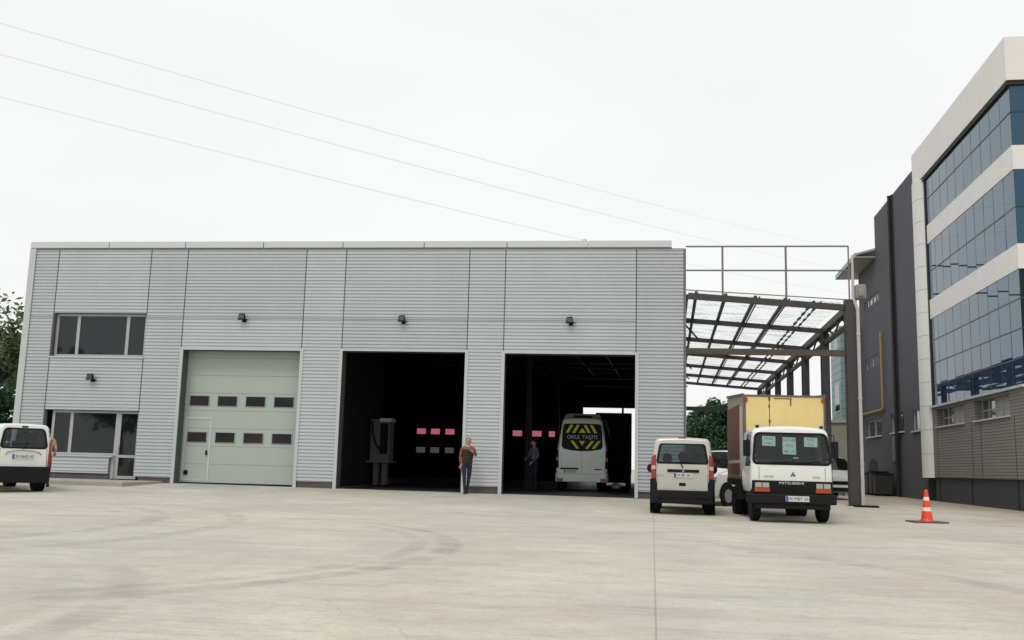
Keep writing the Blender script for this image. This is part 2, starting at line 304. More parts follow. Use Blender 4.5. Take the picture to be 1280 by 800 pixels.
# ---------------------------------------------------------------- helpers
def tag(o, label=None, cat=None, group=None, kind=None):
    if label: o['label'] = label
    if cat: o['category'] = cat
    if group: o['group'] = group
    if kind: o['kind'] = kind
    return o
def empty(name, loc=(0, 0, 0), rz=0.0, label=None, cat=None, group=None):
    o = bpy.data.objects.new(name, None); col.objects.link(o); o.location = loc; o.rotation_euler = (0, 0, rz)
    o.empty_display_size = .3
    return tag(o, label, cat, group)
def copy_tree(o, parent=None):
    c = o.copy(); col.objects.link(c)
    if parent: c.parent = parent
    for ch in list(o.children): copy_tree(ch, c)
    return c
class MB:
    def __init__(s): s.v = []; s.f = []; s.mi = []; s.cur = 0
    def add(s, vs, fs):
        n = len(s.v); s.v += [tuple(v) for v in vs]; s.f += [tuple(i + n for i in f) for f in fs]; s.mi += [s.cur] * len(fs); return s
    def box(s, x0, x1, y0, y1, z0, z1):
        return s.add([(x0, y0, z0), (x1, y0, z0), (x1, y1, z0), (x0, y1, z0), (x0, y0, z1), (x1, y0, z1), (x1, y1, z1), (x0, y1, z1)],
                     [(0, 3, 2, 1), (4, 5, 6, 7), (0, 1, 5, 4), (1, 2, 6, 5), (2, 3, 7, 6), (3, 0, 4, 7)])
    def prism(s, pts, axis, a, b):
        # pts: 2D outline; axis 'x' -> pts=(y,z), 'y' -> (x,z), 'z' -> (x,y)
        def mk(p, c): return {'x': (c, p[0], p[1]), 'y': (p[0], c, p[1]), 'z': (p[0], p[1], c)}[axis]
        n = len(pts); vs = [mk(p, a) for p in pts] + [mk(p, b) for p in pts]
        fs = [tuple(range(n))[::-1], tuple(range(n, 2 * n))] + [(i, (i + 1) % n, n + (i + 1) % n, n + i) for i in range(n)]
        return s.add(vs, fs)
    def bar(s, a, b, w, h, upv=(0, 0, 1)):
        a = Vector(a); b = Vector(b); d = (b - a).normalized(); u = Vector(upv)
        if abs(d.dot(u)) > .98: u = Vector((0, 1, 0))
        r = d.cross(u).normalized(); u = r.cross(d)
        q = [r * w / 2 + u * h / 2, -r * w / 2 + u * h / 2, -r * w / 2 - u * h / 2, r * w / 2 - u * h / 2]
        vs = [a + k for k in q] + [b + k for k in q]
        return s.add(vs, [(0, 1, 2, 3), (7, 6, 5, 4), (0, 4, 5, 1), (1, 5, 6, 2), (2, 6, 7, 3), (3, 7, 4, 0)])
    def tube(s, pts, rad, n=8):
        pts = [Vector(p) for p in pts]; rs = rad if isinstance(rad, (list, tuple)) else [rad] * len(pts)
        rings = []; prev = None
        for i, p in enumerate(pts):
            d = (pts[min(i + 1, len(pts) - 1)] - pts[max(i - 1, 0)]).normalized()
            u = Vector((0, 0, 1)) if abs(d.z) < .9 else Vector((1, 0, 0))
            if prev is not None: u = prev
            r = d.cross(u).normalized(); u = r.cross(d).normalized(); prev = u
            rings.append([p + (r * math.cos(2 * math.pi * k / n) + u * math.sin(2 * math.pi * k / n)) * rs[i] for k in range(n)])
        vs = [v for g in rings for v in g]; fs = []
        for i in range(len(pts) - 1):
            for k in range(n):
                fs.append((i * n + k, i * n + (k + 1) % n, (i + 1) * n + (k + 1) % n, (i + 1) * n + k))
        fs.append(tuple(range(n))[::-1]); fs.append(tuple((len(pts) - 1) * n + k for k in range(n)))
        return s.add(vs, fs)
    def lathe(s, prof, n=24, axis='z', c=(0, 0, 0)):
        # prof: list of (radius, height)
        vs = []
        for r, h in prof:
            for k in range(n):
                a = 2 * math.pi * k / n; x, y = r * math.cos(a), r * math.sin(a)
                p = {'z': (x, y, h), 'x': (h, x, y), 'y': (x, h, y)}[axis]
                vs.append((p[0] + c[0], p[1] + c[1], p[2] + c[2]))
        fs = []
        for i in range(len(prof) - 1):
            for k in range(n): fs.append((i * n + k, i * n + (k + 1) % n, (i + 1) * n + (k + 1) % n, (i + 1) * n + k))
        fs.append(tuple(range(n))[::-1]); fs.append(tuple((len(prof) - 1) * n + k for k in range(n)))
        return s.add(vs, fs)
    def ellipsoid(s, c, r, nu=12, nv=8):
        vs = []; fs = []
        for j in range(nv + 1):
            th = math.pi * j / nv
            for i in range(nu):
                ph = 2 * math.pi * i / nu
                vs.append((c[0] + r[0] * math.sin(th) * math.cos(ph), c[1] + r[1] * math.sin(th) * math.sin(ph), c[2] + r[2] * math.cos(th)))
        for j in range(nv):
            for i in range(nu): fs.append((j * nu + i, j * nu + (i + 1) % nu, (j + 1) * nu + (i + 1) % nu, (j + 1) * nu + i))
        return s.add(vs, fs)
    def build(s, name, m, parent=None, smooth=False, bevel=0, label=None, loc=None, solid=0):
        me = bpy.data.meshes.new(name); me.from_pydata(s.v, [], s.f)
        for mm in (m if isinstance(m, (list, tuple)) else [m]): me.materials.append(mm)
        if any(s.mi): me.polygons.foreach_set('material_index', s.mi)
        bm = bmesh.new(); bm.from_mesh(me); bmesh.ops.remove_doubles(bm, verts=bm.verts, dist=1e-6)
        bmesh.ops.recalc_face_normals(bm, faces=bm.faces); bm.to_mesh(me); bm.free()
        if smooth:
            me.polygons.foreach_set('use_smooth', [True] * len(me.polygons)); me.set_sharp_from_angle(angle=R(38))
        me.update()
        o = bpy.data.objects.new(name, me); col.objects.link(o)
        if parent: o.parent = parent
        if loc: o.location = loc
        if solid:
            md = o.modifiers.new('s', 'SOLIDIFY'); md.thickness = solid; md.offset = 0
        if bevel:
            md = o.modifiers.new('b', 'BEVEL'); md.width = bevel; md.segments = 2; md.limit_method = 'ANGLE'; md.angle_limit = R(40)
        if label: o['label'] = label
        return o
def B(name, m, parent, *a, bevel=0, **k): return MB().box(*a).build(name, m, parent, bevel=bevel, **k)
def text(name, s, size, m, parent, mat4, ext=.002, align='CENTER'):
    c = bpy.data.curves.new(name, 'FONT'); c.body = s; c.size = size; c.extrude = ext; c.align_x = align; c.align_y = 'CENTER'; c.resolution_u = 3
    o = bpy.data.objects.new(name, c); col.objects.link(o)
    dg = bpy.context.evaluated_depsgraph_get(); me = bpy.data.meshes.new_from_object(o.evaluated_get(dg)); bpy.data.objects.remove(o)
    me.materials.clear(); me.materials.append(m); me.name = name
    o = bpy.data.objects.new(name, me); col.objects.link(o); o.parent = parent; o.matrix_local = mat4
    return o
REAR = Matrix(((1, 0, 0, 0), (0, 0, -1, 0), (0, 1, 0, 0), (0, 0, 0, 1)))     # text upright, read from -Y

def sm(t): return max(0, min(1, t))
def g(x, y):
    t = sm((y - 19) / 12.0)
    return t * t * (1.5 - .5 * t) * (0.185 - 0.0035 * min(max(x, -22), 14))

# ================================================================ ground
xs = [-900, -400, -200, -120, -80, -60, -45, -35] + [-30 + i * 1.0 for i in range(0, 56)] + [28, 35, 45, 60, 80, 120, 200, 400, 900]
ys = [-600, -200, -80, -40, -20, -10, 0, 5, 10, 15] + [18 + i * .5 for i in range(0, 30)] + [34, 38, 44, 52, 62, 75, 90, 120, 180, 300, 600, 1500]
mb = MB(); vs = [(x, y, g(x, y)) for y in ys for x in xs]; nx = len(xs)
fs = [(j * nx + i, j * nx + i + 1, (j + 1) * nx + i + 1, (j + 1) * nx + i) for j in range(len(ys) - 1) for i in range(nx - 1)]
mb.add(vs, fs); gr = mb.build('ground', M['ground'], smooth=True); tag(gr, kind='structure')

# ================================================================ workshop building (A)
FY = 31.0; SK = .0427          # side walls run along direction (SK,1)
BD = 30.0                       # depth
wb = empty('workshop_building', (-9.5, FY, .2), 0, 'long low workshop clad in ribbed grey metal with two open vehicle bays', 'workshop')
OX, OY, OZ = -9.5, FY, .2
def AO(mb): mb.v = [(x - OX, y - OY, z - OZ) for x, y, z in mb.v]; return mb
def ribs(mb, x0, x1, z0, z1, y=FY, depth=.031, pitch=.1135, flip=1):
    prof = []; k = math.floor(z0 / pitch)
    zz = k * pitch
    while zz < z1 + pitch:
        for a, dd in ((0, 0), (.060, 0), (.074, 1), (.099, 1)): prof.append((zz + a, dd * depth))
        zz += pitch
    P = []
    for i in range(len(prof) - 1):
        (za, da), (zb, db) = prof[i], prof[i + 1]
        if zb <= z0 or za >= z1: continue
        if za < z0: da = da + (db - da) * (z0 - za) / (zb - za); za = z0
        if zb > z1: db = da + (db - da) * (z1 - za) / (zb - za); zb = z1
        if not P: P.append((za, da))
        P.append((zb, db))
    n = len(P)
    mb.add([(x0, y + d, z) for z, d in P] + [(x1, y + d, z) for z, d in P], [(i, n + i, n + i + 1, i + 1) for i in range(n - 1)])
G = .018
HS = 5.82
panels = [(-20.72, -19.85, .50, 8.2), (-19.85, -16.43, 5.97, 8.2), (-19.85, -16.43, 2.62, 4.43), (-19.62, -17.34, .50, 1.04),
          (-16.43, -15.10, .42, 8.2), (-15.10, -10.86, 4.80, 8.2), (-10.86, -9.47, .42, 8.2), (-9.47, -5.24, 4.80, 8.2),
          (-5.24, -4.03, .42, 8.2), (-4.03, .27, 4.80, 8.2), (.27, 1.80, .40, 8.2)]
mb = MB()
for x0, x1, z0, z1 in panels:
    if z1 > HS + .5 and z0 < HS - .05 and x0 < .2:
        ribs(mb, x0 + G, x1 - G, z0, HS - .008); ribs(mb, x0 + G, x1 - G, HS + .008, z1)
    else: ribs(mb, x0 + G, x1 - G, z0, z1)
AO(mb).build('front_wall', M['clad'], wb)
# backing sheet behind the seams, with the openings left out
mb = MB(); yb = FY + .042
for x0, x1, z0, z1 in [(-20.9, 1.80, 5.97, 8.2), (-20.9, -19.85, .5, 5.97), (-16.43, -15.1, .5, 5.97), (-19.85, -16.43, 2.62, 4.43), (-19.62, -17.34, .5, 1.04),
                       (-15.1, .27, 4.80, 5.97), (-10.86, -9.47, .42, 4.80), (-5.24, -4.03, .42, 4.80), (.27, 1.80, .4, 5.97)]:
    mb.box(x0, x1, yb, yb + .16, z0, z1)
AO(mb).build('wall_backing', M['seam'], wb)
for x0, x1 in ((-20.9, -17.34), (-16.3, -15.1), (-10.82, -9.5), (-5.2, -4.07), (.31, 1.78)): AO(MB().box(x0, x1, FY + .05, FY + .26, 0, .50 if x0 < -15.2 else .42)).build('plinth', M['plinth'], wb)
mb = MB(); mb.box(-20.95, -20.72, FY - .03, FY + .2, .1, 8.25); AO(mb).build('corner_trim', M['trim'], wb)
mb = MB(); mb.box(1.80, 1.86, FY - .015, FY + .2, .1, 8.22); AO(mb).build('corner_trim', M['tube'], wb)
# parapet cap
mb = MB(); edges = [-20.95, -18.0, -15.2, -12.4, -9.6, -6.8, -4.0, -1.3, 1.41]
for a, b_ in zip(edges[:-1], edges[1:]): mb.box(a + .012, b_ - .012, FY - .05, FY + .35, 8.26, 8.49)
mb.box(-1.50, -1.36, FY - .0, FY + .14, 8.49, 8.55)
AO(mb).build('parapet_cap', M['cap'], wb, bevel=.012)
mb = MB(); mb.box(-20.72, 1.41, FY - .008, FY + .3, 8.2, 8.258); mb.box(1.41, 1.80, FY + .02, FY + .3, 8.2, 8.235); AO(mb).build('parapet_shadow_strip', M['seam'], wb)  # dark strip painted as the shadow line under the cap
# door jamb trims
def jamb(xa, xb, zt, name='door_frame'):
    mb = MB(); t = .11
    mb.box(xa - .02, xa + t - .02, FY - .02, FY + .02, .2, zt + .06); mb.box(xb - t + .02, xb + .02, FY - .02, FY + .02, .2, zt + .06)
    mb.box(xa + t - .02, xb - t + .02, FY - .018, FY + .02, zt - .02, zt + .055)
    fr_ = AO(mb).build(name, M['trim'], wb)
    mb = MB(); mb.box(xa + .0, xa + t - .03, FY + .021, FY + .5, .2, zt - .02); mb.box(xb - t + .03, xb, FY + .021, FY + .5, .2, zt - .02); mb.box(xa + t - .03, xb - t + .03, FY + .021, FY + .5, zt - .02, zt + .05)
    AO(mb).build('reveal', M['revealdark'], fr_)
jamb(-15.10, -10.80, 4.75); jamb(-9.52, -5.20, 4.77); jamb(-4.07, .34, 4.75)
# closed sectional door
mb = MB(); DY = FY + .45
zz = [.28, .90, 1.50, 2.10, 2.70, 3.30, 3.90, 4.50, 4.80]
for a, b_ in zip(zz[:-1], zz[1:]): mb.box(-15.05, -10.8, DY, DY + .05, a + .004, b_ - .004)
sdr = AO(mb).build('sectional_door', M['door'], wb, label='closed pale green sectional door with two rows of four small windows')
mb = MB(); mb.box(-15.05, -10.8, DY + .02, DY + .06, .28, 4.8); AO(mb).build('door_groove', M['doorline'], sdr)
mb = MB(); mb.box(-15.05, -10.8, DY - .01, DY + .055, .2, .275); AO(mb).build('bottom_gap_strip', M['rub'], sdr)  # black strip painted as the dark gap under the door
for row, z in ((0, 3.03), (1, 1.80)):
    for k in range(4):
        xc = -14.50 + k * .995
        mb = MB(); mb.box(xc - .36, xc + .36, DY - .018, DY - .001, z - .185, z + .185); f_ = AO(mb).build('window', M['doorline'], sdr, bevel=.01)
        AO(MB().box(xc - .33, xc + .33, DY - .026, DY - .0185, z - .16, z + .16)).build('pane', M['burg'], sdr)
mb = MB()
mb.box(-14.96, -14.91, DY - .016, DY - .002, .34, 2.46); mb.box(-14.06, -14.01, DY - .016, DY - .002, .34, 2.46); mb.box(-14.91, -14.06, DY - .016, DY - .002, 2.41, 2.46); mb.box(-14.91, -14.06, DY - .016, DY - .002, .34, .37)
AO(mb).build('wicket_door', M['wicket'], sdr)
AO(MB().box(-14.88, -14.74, DY - .03, DY - .017, .53, .68)).build('lock_box', M['rub'], sdr)
AO(MB().box(-14.15, -14.10, DY - .05, DY - .017, 1.2, 1.36)).build('handle', M['rub'], sdr)
# windows of the office corner: frames and panes
def window(x0, x1, z0, z1, muls, name, yy=FY + .15):
    mb = MB(); t = .075
    mb.box(x0, x0 + t + .02, yy, yy + .07, z0, z1); mb.box(x1 - t, x1, yy, yy + .07, z0, z1)
    mb.box(x0 + t + .02, x1 - t, yy, yy + .07, z0, z0 + t); mb.box(x0 + t + .02, x1 - t, yy, yy + .07, z1 - t, z1)
    for m_ in muls: mb.box(m_ - .055, m_ + .055, yy, yy + .07, z0 + t, z1 - t)
    f_ = AO(mb).build(name, M['alu'], wb)
    AO(MB().box(x0 + .02, x1 - .02, yy + .03, yy + .045, z0 + .02, z1 - .02)).build('pane', M['dkglass'] if z0 > 3 else M['dkglass2'], f_)
    return f_
wu = window(-19.80, -16.46, 4.46, 5.95, (-18.97, -17.15), 'window')
AO(MB().box(-19.84, -16.42, FY - .03, FY + .16, 4.40, 4.455)).build('sill', M['trim'], wu)
AO(MB().box(-19.84, -19.80, FY + .01, FY + .2, 4.46, 5.96)).build('reveal', M['plinth'], wu)
wl = window(-19.62, -17.22, 1.10, 2.60, (-18.90,), 'window')
AO(MB().box(-19.62, -17.24, FY - .03, FY + .16, 1.045, 1.095)).build('sill', M['trim'], wl)
mb = MB(); yy = FY + .15
mb.box(-17.22, -17.10, yy, yy + .08, .33, 2.60); mb.box(-16.52, -16.44, yy, yy + .08, .33, 2.60); mb.box(-17.10, -16.52, yy, yy + .08, 2.52, 2.60)
mb.box(-17.10, -16.52, yy, yy + .08, .33, .43); mb.box(-17.10, -16.52, yy, yy + .08, 1.04, 1.13)
ed = AO(mb).build('entrance_door', M['alu'], wb)
AO(MB().box(-17.11, -16.51, yy + .03, yy + .045, .42, 2.53)).build('pane', M['dkglass2'], ed)
AO(MB().box(-17.14, -17.11, yy - .05, yy, 1.2, 1.45)).build('handle', M['galv'], ed)
AO(MB().box(-17.33, -17.22, FY + .1, FY + .22, .33, 1.045)).build('door_jamb', M['alu'], wb)
# shell: side walls, back wall, roof, floor, partition
def slab(pts, z0, z1): return MB().prism(pts, 'z', z0, z1)
X1 = 1.80; X0 = -20.93; YB = FY + BD
AO(slab([(X1 - .12, FY + .21), (X1, FY + .21), (X1 + SK * BD, YB), (X1 + SK * BD - .12, YB)], .1, 8.2)).build('side_wall', M['clad'], wb)
AO(slab([(X0, FY + .21), (X0 + .12, FY + .21), (X0 + SK * BD + .12, YB), (X0 + SK * BD, YB)], .1, 8.2)).build('side_wall', M['clad'], wb)
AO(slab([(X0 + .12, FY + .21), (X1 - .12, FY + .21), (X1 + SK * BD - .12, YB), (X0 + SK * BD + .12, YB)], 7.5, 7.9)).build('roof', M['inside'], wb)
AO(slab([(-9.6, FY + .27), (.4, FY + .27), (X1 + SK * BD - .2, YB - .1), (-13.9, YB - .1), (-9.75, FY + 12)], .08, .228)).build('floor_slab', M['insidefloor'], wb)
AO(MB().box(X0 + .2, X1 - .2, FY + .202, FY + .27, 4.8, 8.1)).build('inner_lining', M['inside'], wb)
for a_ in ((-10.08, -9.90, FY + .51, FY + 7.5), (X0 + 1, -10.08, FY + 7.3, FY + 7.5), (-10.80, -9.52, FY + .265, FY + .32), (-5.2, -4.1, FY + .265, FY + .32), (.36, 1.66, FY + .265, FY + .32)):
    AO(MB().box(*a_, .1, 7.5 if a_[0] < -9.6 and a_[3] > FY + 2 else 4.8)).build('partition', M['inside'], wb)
# inner steel: columns and trusses
for k, yy in enumerate((5.5, 11, 16.5, 22, 27)):
    mb = MB(); Yk = FY + yy
    mb.bar((-20 + SK * yy, Yk, 6.9), (1.5 + SK * yy, Yk, 6.9), .18, .25); mb.bar((-20 + SK * yy, Yk, 6.0), (1.5 + SK * yy, Yk, 6.0), .12, .12)
    xx = -20
    while xx < 1.0: mb.bar((xx + SK * yy, Yk, 6.0), (xx + .8 + SK * yy, Yk, 6.9), .06, .06); mb.bar((xx + .8 + SK * yy, Yk, 6.9), (xx + 1.6 + SK * yy, Yk, 6.0), .06, .06); xx += 1.6
    mb.box(1.35 + SK * yy, 1.6 + SK * yy, Yk - .12, Yk + .12, .2, 7.5); mb.box(-4.85 + SK * yy, -4.62 + SK * yy, Yk - .12, Yk + .12, .2, 7.5) if k in (1, 3) else None
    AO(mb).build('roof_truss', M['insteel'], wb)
mb = MB()
for xx in (-8.2, -6.0, -3.1, -1.6): mb.bar((xx, FY + 6, 6.6), (xx + SK * 28, FY + 28, 6.6), .06, .06)
AO(mb).build('service_duct', M['insteel'], wb)
# back wall with its doors (window rows) and the open door on the right
mb = MB(); YW = YB
winx = [-14.08 + .94 * 0, -13.10, -12.19, -11.24]
bx = [-13.10, -12.19, -11.24]; bx2 = [-6.9, -5.66, -4.6]
holes = []
for x in bx: holes += [(x - .30, x + .30, 2.98, 3.33, 'p'), (x - .30, x + .30, 1.80, 2.15, 'g')]
for x in bx2: holes += [(x - .30, x + .30, 2.98, 3.33, 'p')]
holes += [(-10.15, -9.75, 3.15, 3.42, 'n')]
xsb = sorted({X0 + 1.3, X1 + 1.2, -2.75, .62} | {h[0] for h in holes} | {h[1] for h in holes})
zsb = sorted({.1, 7.6, 4.86} | {h[2] for h in holes} | {h[3] for h in holes})
for a, b_ in zip(xsb[:-1], xsb[1:]):
    for c_, d_ in zip(zsb[:-1], zsb[1:]):
        xm, zm = (a + b_) / 2, (c_ + d_) / 2
        if any(h[0] < xm < h[1] and h[2] < zm < h[3] for h in holes): continue
        if -2.75 < xm < .62 and zm < 4.86: continue
        mb.box(a, b_, YW, YW + .1, c_, d_)
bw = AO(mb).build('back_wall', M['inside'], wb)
for h in holes:
    if h[4] == 'n': continue
    AO(MB().box(h[0] - .01, h[1] + .01, YW + .03, YW + .045, h[2] - .01, h[3] + .01)).build('window', M['pinkglass'] if h[4] == 'p' else M['greyglass'], bw)
AO(MB().box(-.33, -.2, YW - .06, YW, 4.3, 4.86)).build('door_post', M['inside'], bw)
# sidewalk and floodlights
pv = MB().box(-21.5, -15.4, 28.4, 31.04, .0, .30); o = pv.build('sidewalk', mat('sidewalk_concrete', (.40, .39, .32), .9, var=.4, scale=1.5, bump=.3), bevel=.015); tag(o, kind='structure')
FL = [(-18.19, 3.73, 'black floodlight under the upper office window'), (-12.94, 5.84, 'black floodlight above the closed pale green door'),
      (-7.42, 5.82, 'black floodlight above the bay with the man at its edge'), (-1.86, 5.81, 'black floodlight above the bay holding the school minibus')]
fl0 = None
for x, z, lb in FL:
    if fl0 is None:
        fl0 = o = empty('floodlight', (x, FY - .02, z), 0)
        mb = MB(); mb.prism([(-.19, -.12), (-.15, .13), (.11, .15), (.16, -.10)], 'y', -.26, -.12); mb.build('housing', M['blackpl'], o, bevel=.015)
        MB().box(-.14, .11, -.268, -.261, -.075, .095).build('lens', M['lensglass'], o)
        mb = MB(); mb.bar((0, -.14, 0), (.05, 0.02, -.14), .05, .03); mb.box(-.06, .14, -.02, .02, -.19, -.09); mb.bar((.14, -.1, -.08), (.27, -.06, -.1), .03, .03); mb.build('bracket', M['blackpl'], o)
    else:
        o = copy_tree(fl0); o.location = (x, FY - .02, z)
    o.scale = (.72, .72, .8)
    tag(o, lb, 'floodlight', 'floodlights on the workshop front')

# ================================================================ office building (B)
rzB = -math.atan2(SK, 1)
ob = empty('office_building', (12.25, 41.13, 0), rzB, 'four storey office with white bands, blue mirror glass and dark grey rear wing', 'office building')
# local: +Y runs away from the camera along the facade, -X faces the yard
S0 = -10.85; XE = 13.5
def band(z0, z1, off, name, m=None, s1=-.60):
    mb = MB(); mb.box(-off, XE, S0 - off, s1, z0, z1); return mb.build(name, m or M['white'], ob)
# core volumes
MB().box(.52, XE - .1, S0 + .16, .2, .1, 14.5).build('core_wall', M['dark'], ob)
fasc = band(13.42, 14.84, .10, 'fascia'); band(10.56, 11.33, .0, 'white_band', s1=-.40); band(7.43, 8.21, .0, 'white_band', s1=-.40)
MB().box(-.06, XE, S0 - .06, -.1, 13.28, 13.42).build('fascia_shadow_strip', M['dark'], ob)  # dark strip coloured as the shadow gap below the fascia
ss = S0 + 1.2
while ss < -.8: MB().box(-.102, -.100, ss, ss + .007, 13.44, 14.82).build('panel_joint', M['wjoint'], fasc); ss += 1.28
xx = 1.2
while xx < XE: MB().box(xx, xx + .008, S0 - .102, S0 - .1, 13.44, 14.82).build('panel_joint', M['wjoint'], fasc); xx += 1.28
# glass bands: panes slightly out of true, on thin mullions
def glassband(z0, z1, rows, name):
    zs_ = [z0] + rows + [z1]; nC = 10; sA, sB = S0, -.74
    mb = MB(); mu = MB()
    for c_ in range(nC):
        a = sA + (sB - sA) * c_ / nC; b_ = sA + (sB - sA) * (c_ + 1) / nC
        for r0, r1 in zip(zs_[:-1], zs_[1:]):
            t1, t2 = random.gauss(0, .0018), random.gauss(0, .0035)
            q = [(.02 + t1 * sy * (b_ - a) / 2 + t2 * sz * (r1 - r0) / 2, (a if sy < 0 else b_) - sy * .006, (r0 if sz < 0 else r1) - sz * .012) for sy, sz in ((-1, -1), (1, -1), (1, 1), (-1, 1))]
            mb.add(q, [(0, 3, 2, 1)])
        if c_: mu.box(.016, .08, a - .009, a + .009, z0, z1)
    for r in rows: mu.box(.006, .08, sA, sB, r - .018, r + .018)
    nF = 13
    mf = MB()
    for c_ in range(nF):
        a = XE * c_ / nF; b_ = XE * (c_ + 1) / nF
        for r0, r1 in zip(zs_[:-1], zs_[1:]):
            t1, t2 = random.gauss(0, .002), random.gauss(0, .003)
            q = [((a if sx < 0 else b_) - sx * .012, S0 + .02 + t1 * sx * .5 + t2 * sz, (r0 if sz < 0 else r1) - sz * .012) for sx, sz in ((-1, -1), (1, -1), (1, 1), (-1, 1))]
            mf.add(q, [(0, 1, 2, 3)])
        if c_: mu.box(a - .016, a + .016, S0 + .012, S0 + .08, z0, z1)
    for r in rows: mu.box(.02, XE, S0 + .006, S0 + .08, r - .018, r + .018)
    gb = mb.build(name, M['bglass'], ob)
    mf.build('front_glazing', M['bglass'] if z0 > 8 else M['bglassdark'], gb); mu.build('mullion', M['mull'], gb)
    MB().box(.09, .15, sA + .1, -.45, z0, z1).build('backing', M['dark'], gb)
    return gb
glassband(11.33, 13.28, [12.42], 'glass_band')
glassband(8.21, 10.56, [9.38], 'glass_band')
glassband(3.90, 7.43, [4.72, 5.61, 6.53], 'glass_band')
MB().box(-.02, .3, -.72, -.52, 1.1, 13.3).build('recess_shadow_strip', M['dark'], ob)  # flush dark strip painted as the shaded recess beside the pillar
# rounded white pillar in stacked rings
def halfround(s0, s1, off, n=10):
    c_ = (s0 + s1) / 2; hw = (s1 - s0) / 2
    pts = [(-.02 - off * (1 - abs(math.cos(math.pi * k / n)) ** 3.0), c_ - hw * math.cos(math.pi * k / n)) for k in range(n + 1)]
    return pts + [(.3, s1), (.3, s0)]
z = 1.05; mb = MB()
while z < 13.4:
    z2 = min(z + .96, 13.4); mb.prism(halfround(-.52, .82, .26), 'z', z + .008, z2 - .008); z = z2
pil = mb.build('pillar', M['white'], ob, smooth=True)
MB().prism(halfround(-.50, .80, .24), 'z', 1.06, 13.38).build('ring_joint', M['doorline'], pil)
MB().box(-.12, .3, -.58, .83, 13.42, 14.84).build('pillar_head', M['white'], ob)
# stone low wall with its windows
def wall_holes(x0, x1, s0, s1, z0, z1, hs, name, m):
    ss_ = sorted({s0, s1} | {h[0] for h in hs} | {h[1] for h in hs}); zs_ = sorted({z0, z1} | {h[2] for h in hs} | {h[3] for h in hs})
    mb = MB()
    for a, b_ in zip(ss_[:-1], ss_[1:]):
        for c_, d_ in zip(zs_[:-1], zs_[1:]):
            if any(h[0] <= (a + b_) / 2 <= h[1] and h[2] <= (c_ + d_) / 2 <= h[3] for h in hs): continue
            mb.box(x0, x1, a, b_, c_, d_)
    return mb.build(name, m, ob)
bh = [(-4.75, -1.15, 3.05, 3.74), (-9.55, -6.0, 3.05, 3.74)]
lw = wall_holes(-.03, .5, S0, -.55, 1.08, 3.82, bh, 'stone_wall', M['course'])
MB().box(.0, XE, S0 - .02, S0 + .15, 1.08, 3.82).build('stone_wall', M['course'], ob)
for h in bh:
    mb = MB(); mb.box(.26, .30, h[0], h[1], h[2], h[3]); wn = mb.build('window', M['mglass'], ob)
    mb = MB(); k = h[0]; n_ = 5
    for i in range(n_ + 1): s_ = h[0] + (h[1] - h[0]) * i / n_; mb.box(.22, .27, s_ - .03, s_ + .03, h[2], h[3])
    mb.box(.225, .265, h[0], h[1], 3.36, 3.41); mb.build('frame', M['alu'], wn)
    MB().box(.245, .262, h[0] + .05, h[0] + 2.1, h[2] + .02, h[3] - .02).build('pale_panel', M['pale_panel'], wn)  # pale panel over part of the window
    MB().box(-.09, .29, h[0] - .05, h[1] + .05, h[2] - .05, h[2] + .004).build('sill', M['trim'], wn)
MB().box(-.13, XE, S0 - .13, -.52, 3.822, 3.90).build('ledge', M['trim'], ob)
for s_ in (-1.2, -5.6, -6.6, -9.9):
    MB().box(-.034, -.028, s_ - .02, s_ + .02, 1.1, 3.02).build('wall_joint', M['dark'], ob)
MB().box(.05, XE, S0 + .05, -.4, 0, 1.08).build('base_plinth', M['bplinth'], ob)
for s_ in (-1.0, -5.1, -9.7): MB().box(.03, .055, s_ - .07, s_ + .07, .05, 1.07).build('plinth_joint', M['dark'], ob)
# grey rear wing
gh = [(9.2, 12.7, 9.98, 10.42), (9.45, 12.9, 6.70, 7.25), (9.35, 12.95, 3.10, 3.95), (4.65, 7.25, 3.12, 3.98), (1.0, 3.05, 3.05, 3.95)]
wall_holes(.06, .45, .82, 9.6, .08, 14.42, [h for h in gh if h[1] < 9.6] + [(9.2, 9.6, 9.98, 10.42), (9.45, 9.6, 6.7, 7.25), (9.35, 9.6, 3.1, 3.95)], 'rear_wall', M['greywall'])
wall_holes(.06, .45, 9.6, 14.2, .08, 12.25, [(9.6, 12.7, 9.98, 10.42), (9.6, 12.9, 6.7, 7.25), (9.6, 12.95, 3.1, 3.95)], 'rear_wall', M['greywall'])
mb = MB(); mb.box(.45, XE - .2, .3, 9.6, .1, 14.3); mb.box(.45, XE - .2, 9.6, 14.2, .1, 12.2); mb.build('inner_core', M['dark'], ob)
def rw(h, n_, sill=True):
    mb = MB(); mb.box(.16, .2, h[0], h[1], h[2], h[3]); wn = mb.build('window', M['mglass'], ob)
    mb = MB()
    for i in range(n_ + 1): s_ = h[0] + (h[1] - h[0]) * i / n_; mb.box(.12, .16, s_ - .05, s_ + .05, h[2], h[3])
    mb.box(.125, .155, h[0], h[1], h[3] - .06, h[3]); mb.build('frame', M['alu'], wn)
    if sill: MB().box(-.02, .2, h[0] - .05, h[1] + .05, h[2] - .06, h[2] + .003).build('sill', M['trim'], wn)
for h, n_ in zip(gh, (4, 2, 2, 2, 2)): rw(h, n_, h[2] < 5)
mb = MB(); mb.box(-.01, .05, 5.35, 5.75, .1, 14.42); mb.build('expansion_joint', M['dark'], ob)
MB().tube([(-.08, 5.55, .25), (-.08, 5.55, 14.4)], .07).build('drainpipe', M['dark'], ob)
mb = MB(); mb.box(-.9, .5, 7.7 + 1.9, 15.6, 12.27, 12.33); mb.box(-.95, -.86, 9.6, 15.6, 12.27, 12.52); mb.prism([(-.9, 12.5), (.5, 12.9), (.5, 12.78), (-.9, 12.4)], 'y', 9.62, 15.6)
mb.build('eave', M['eave'], ob)
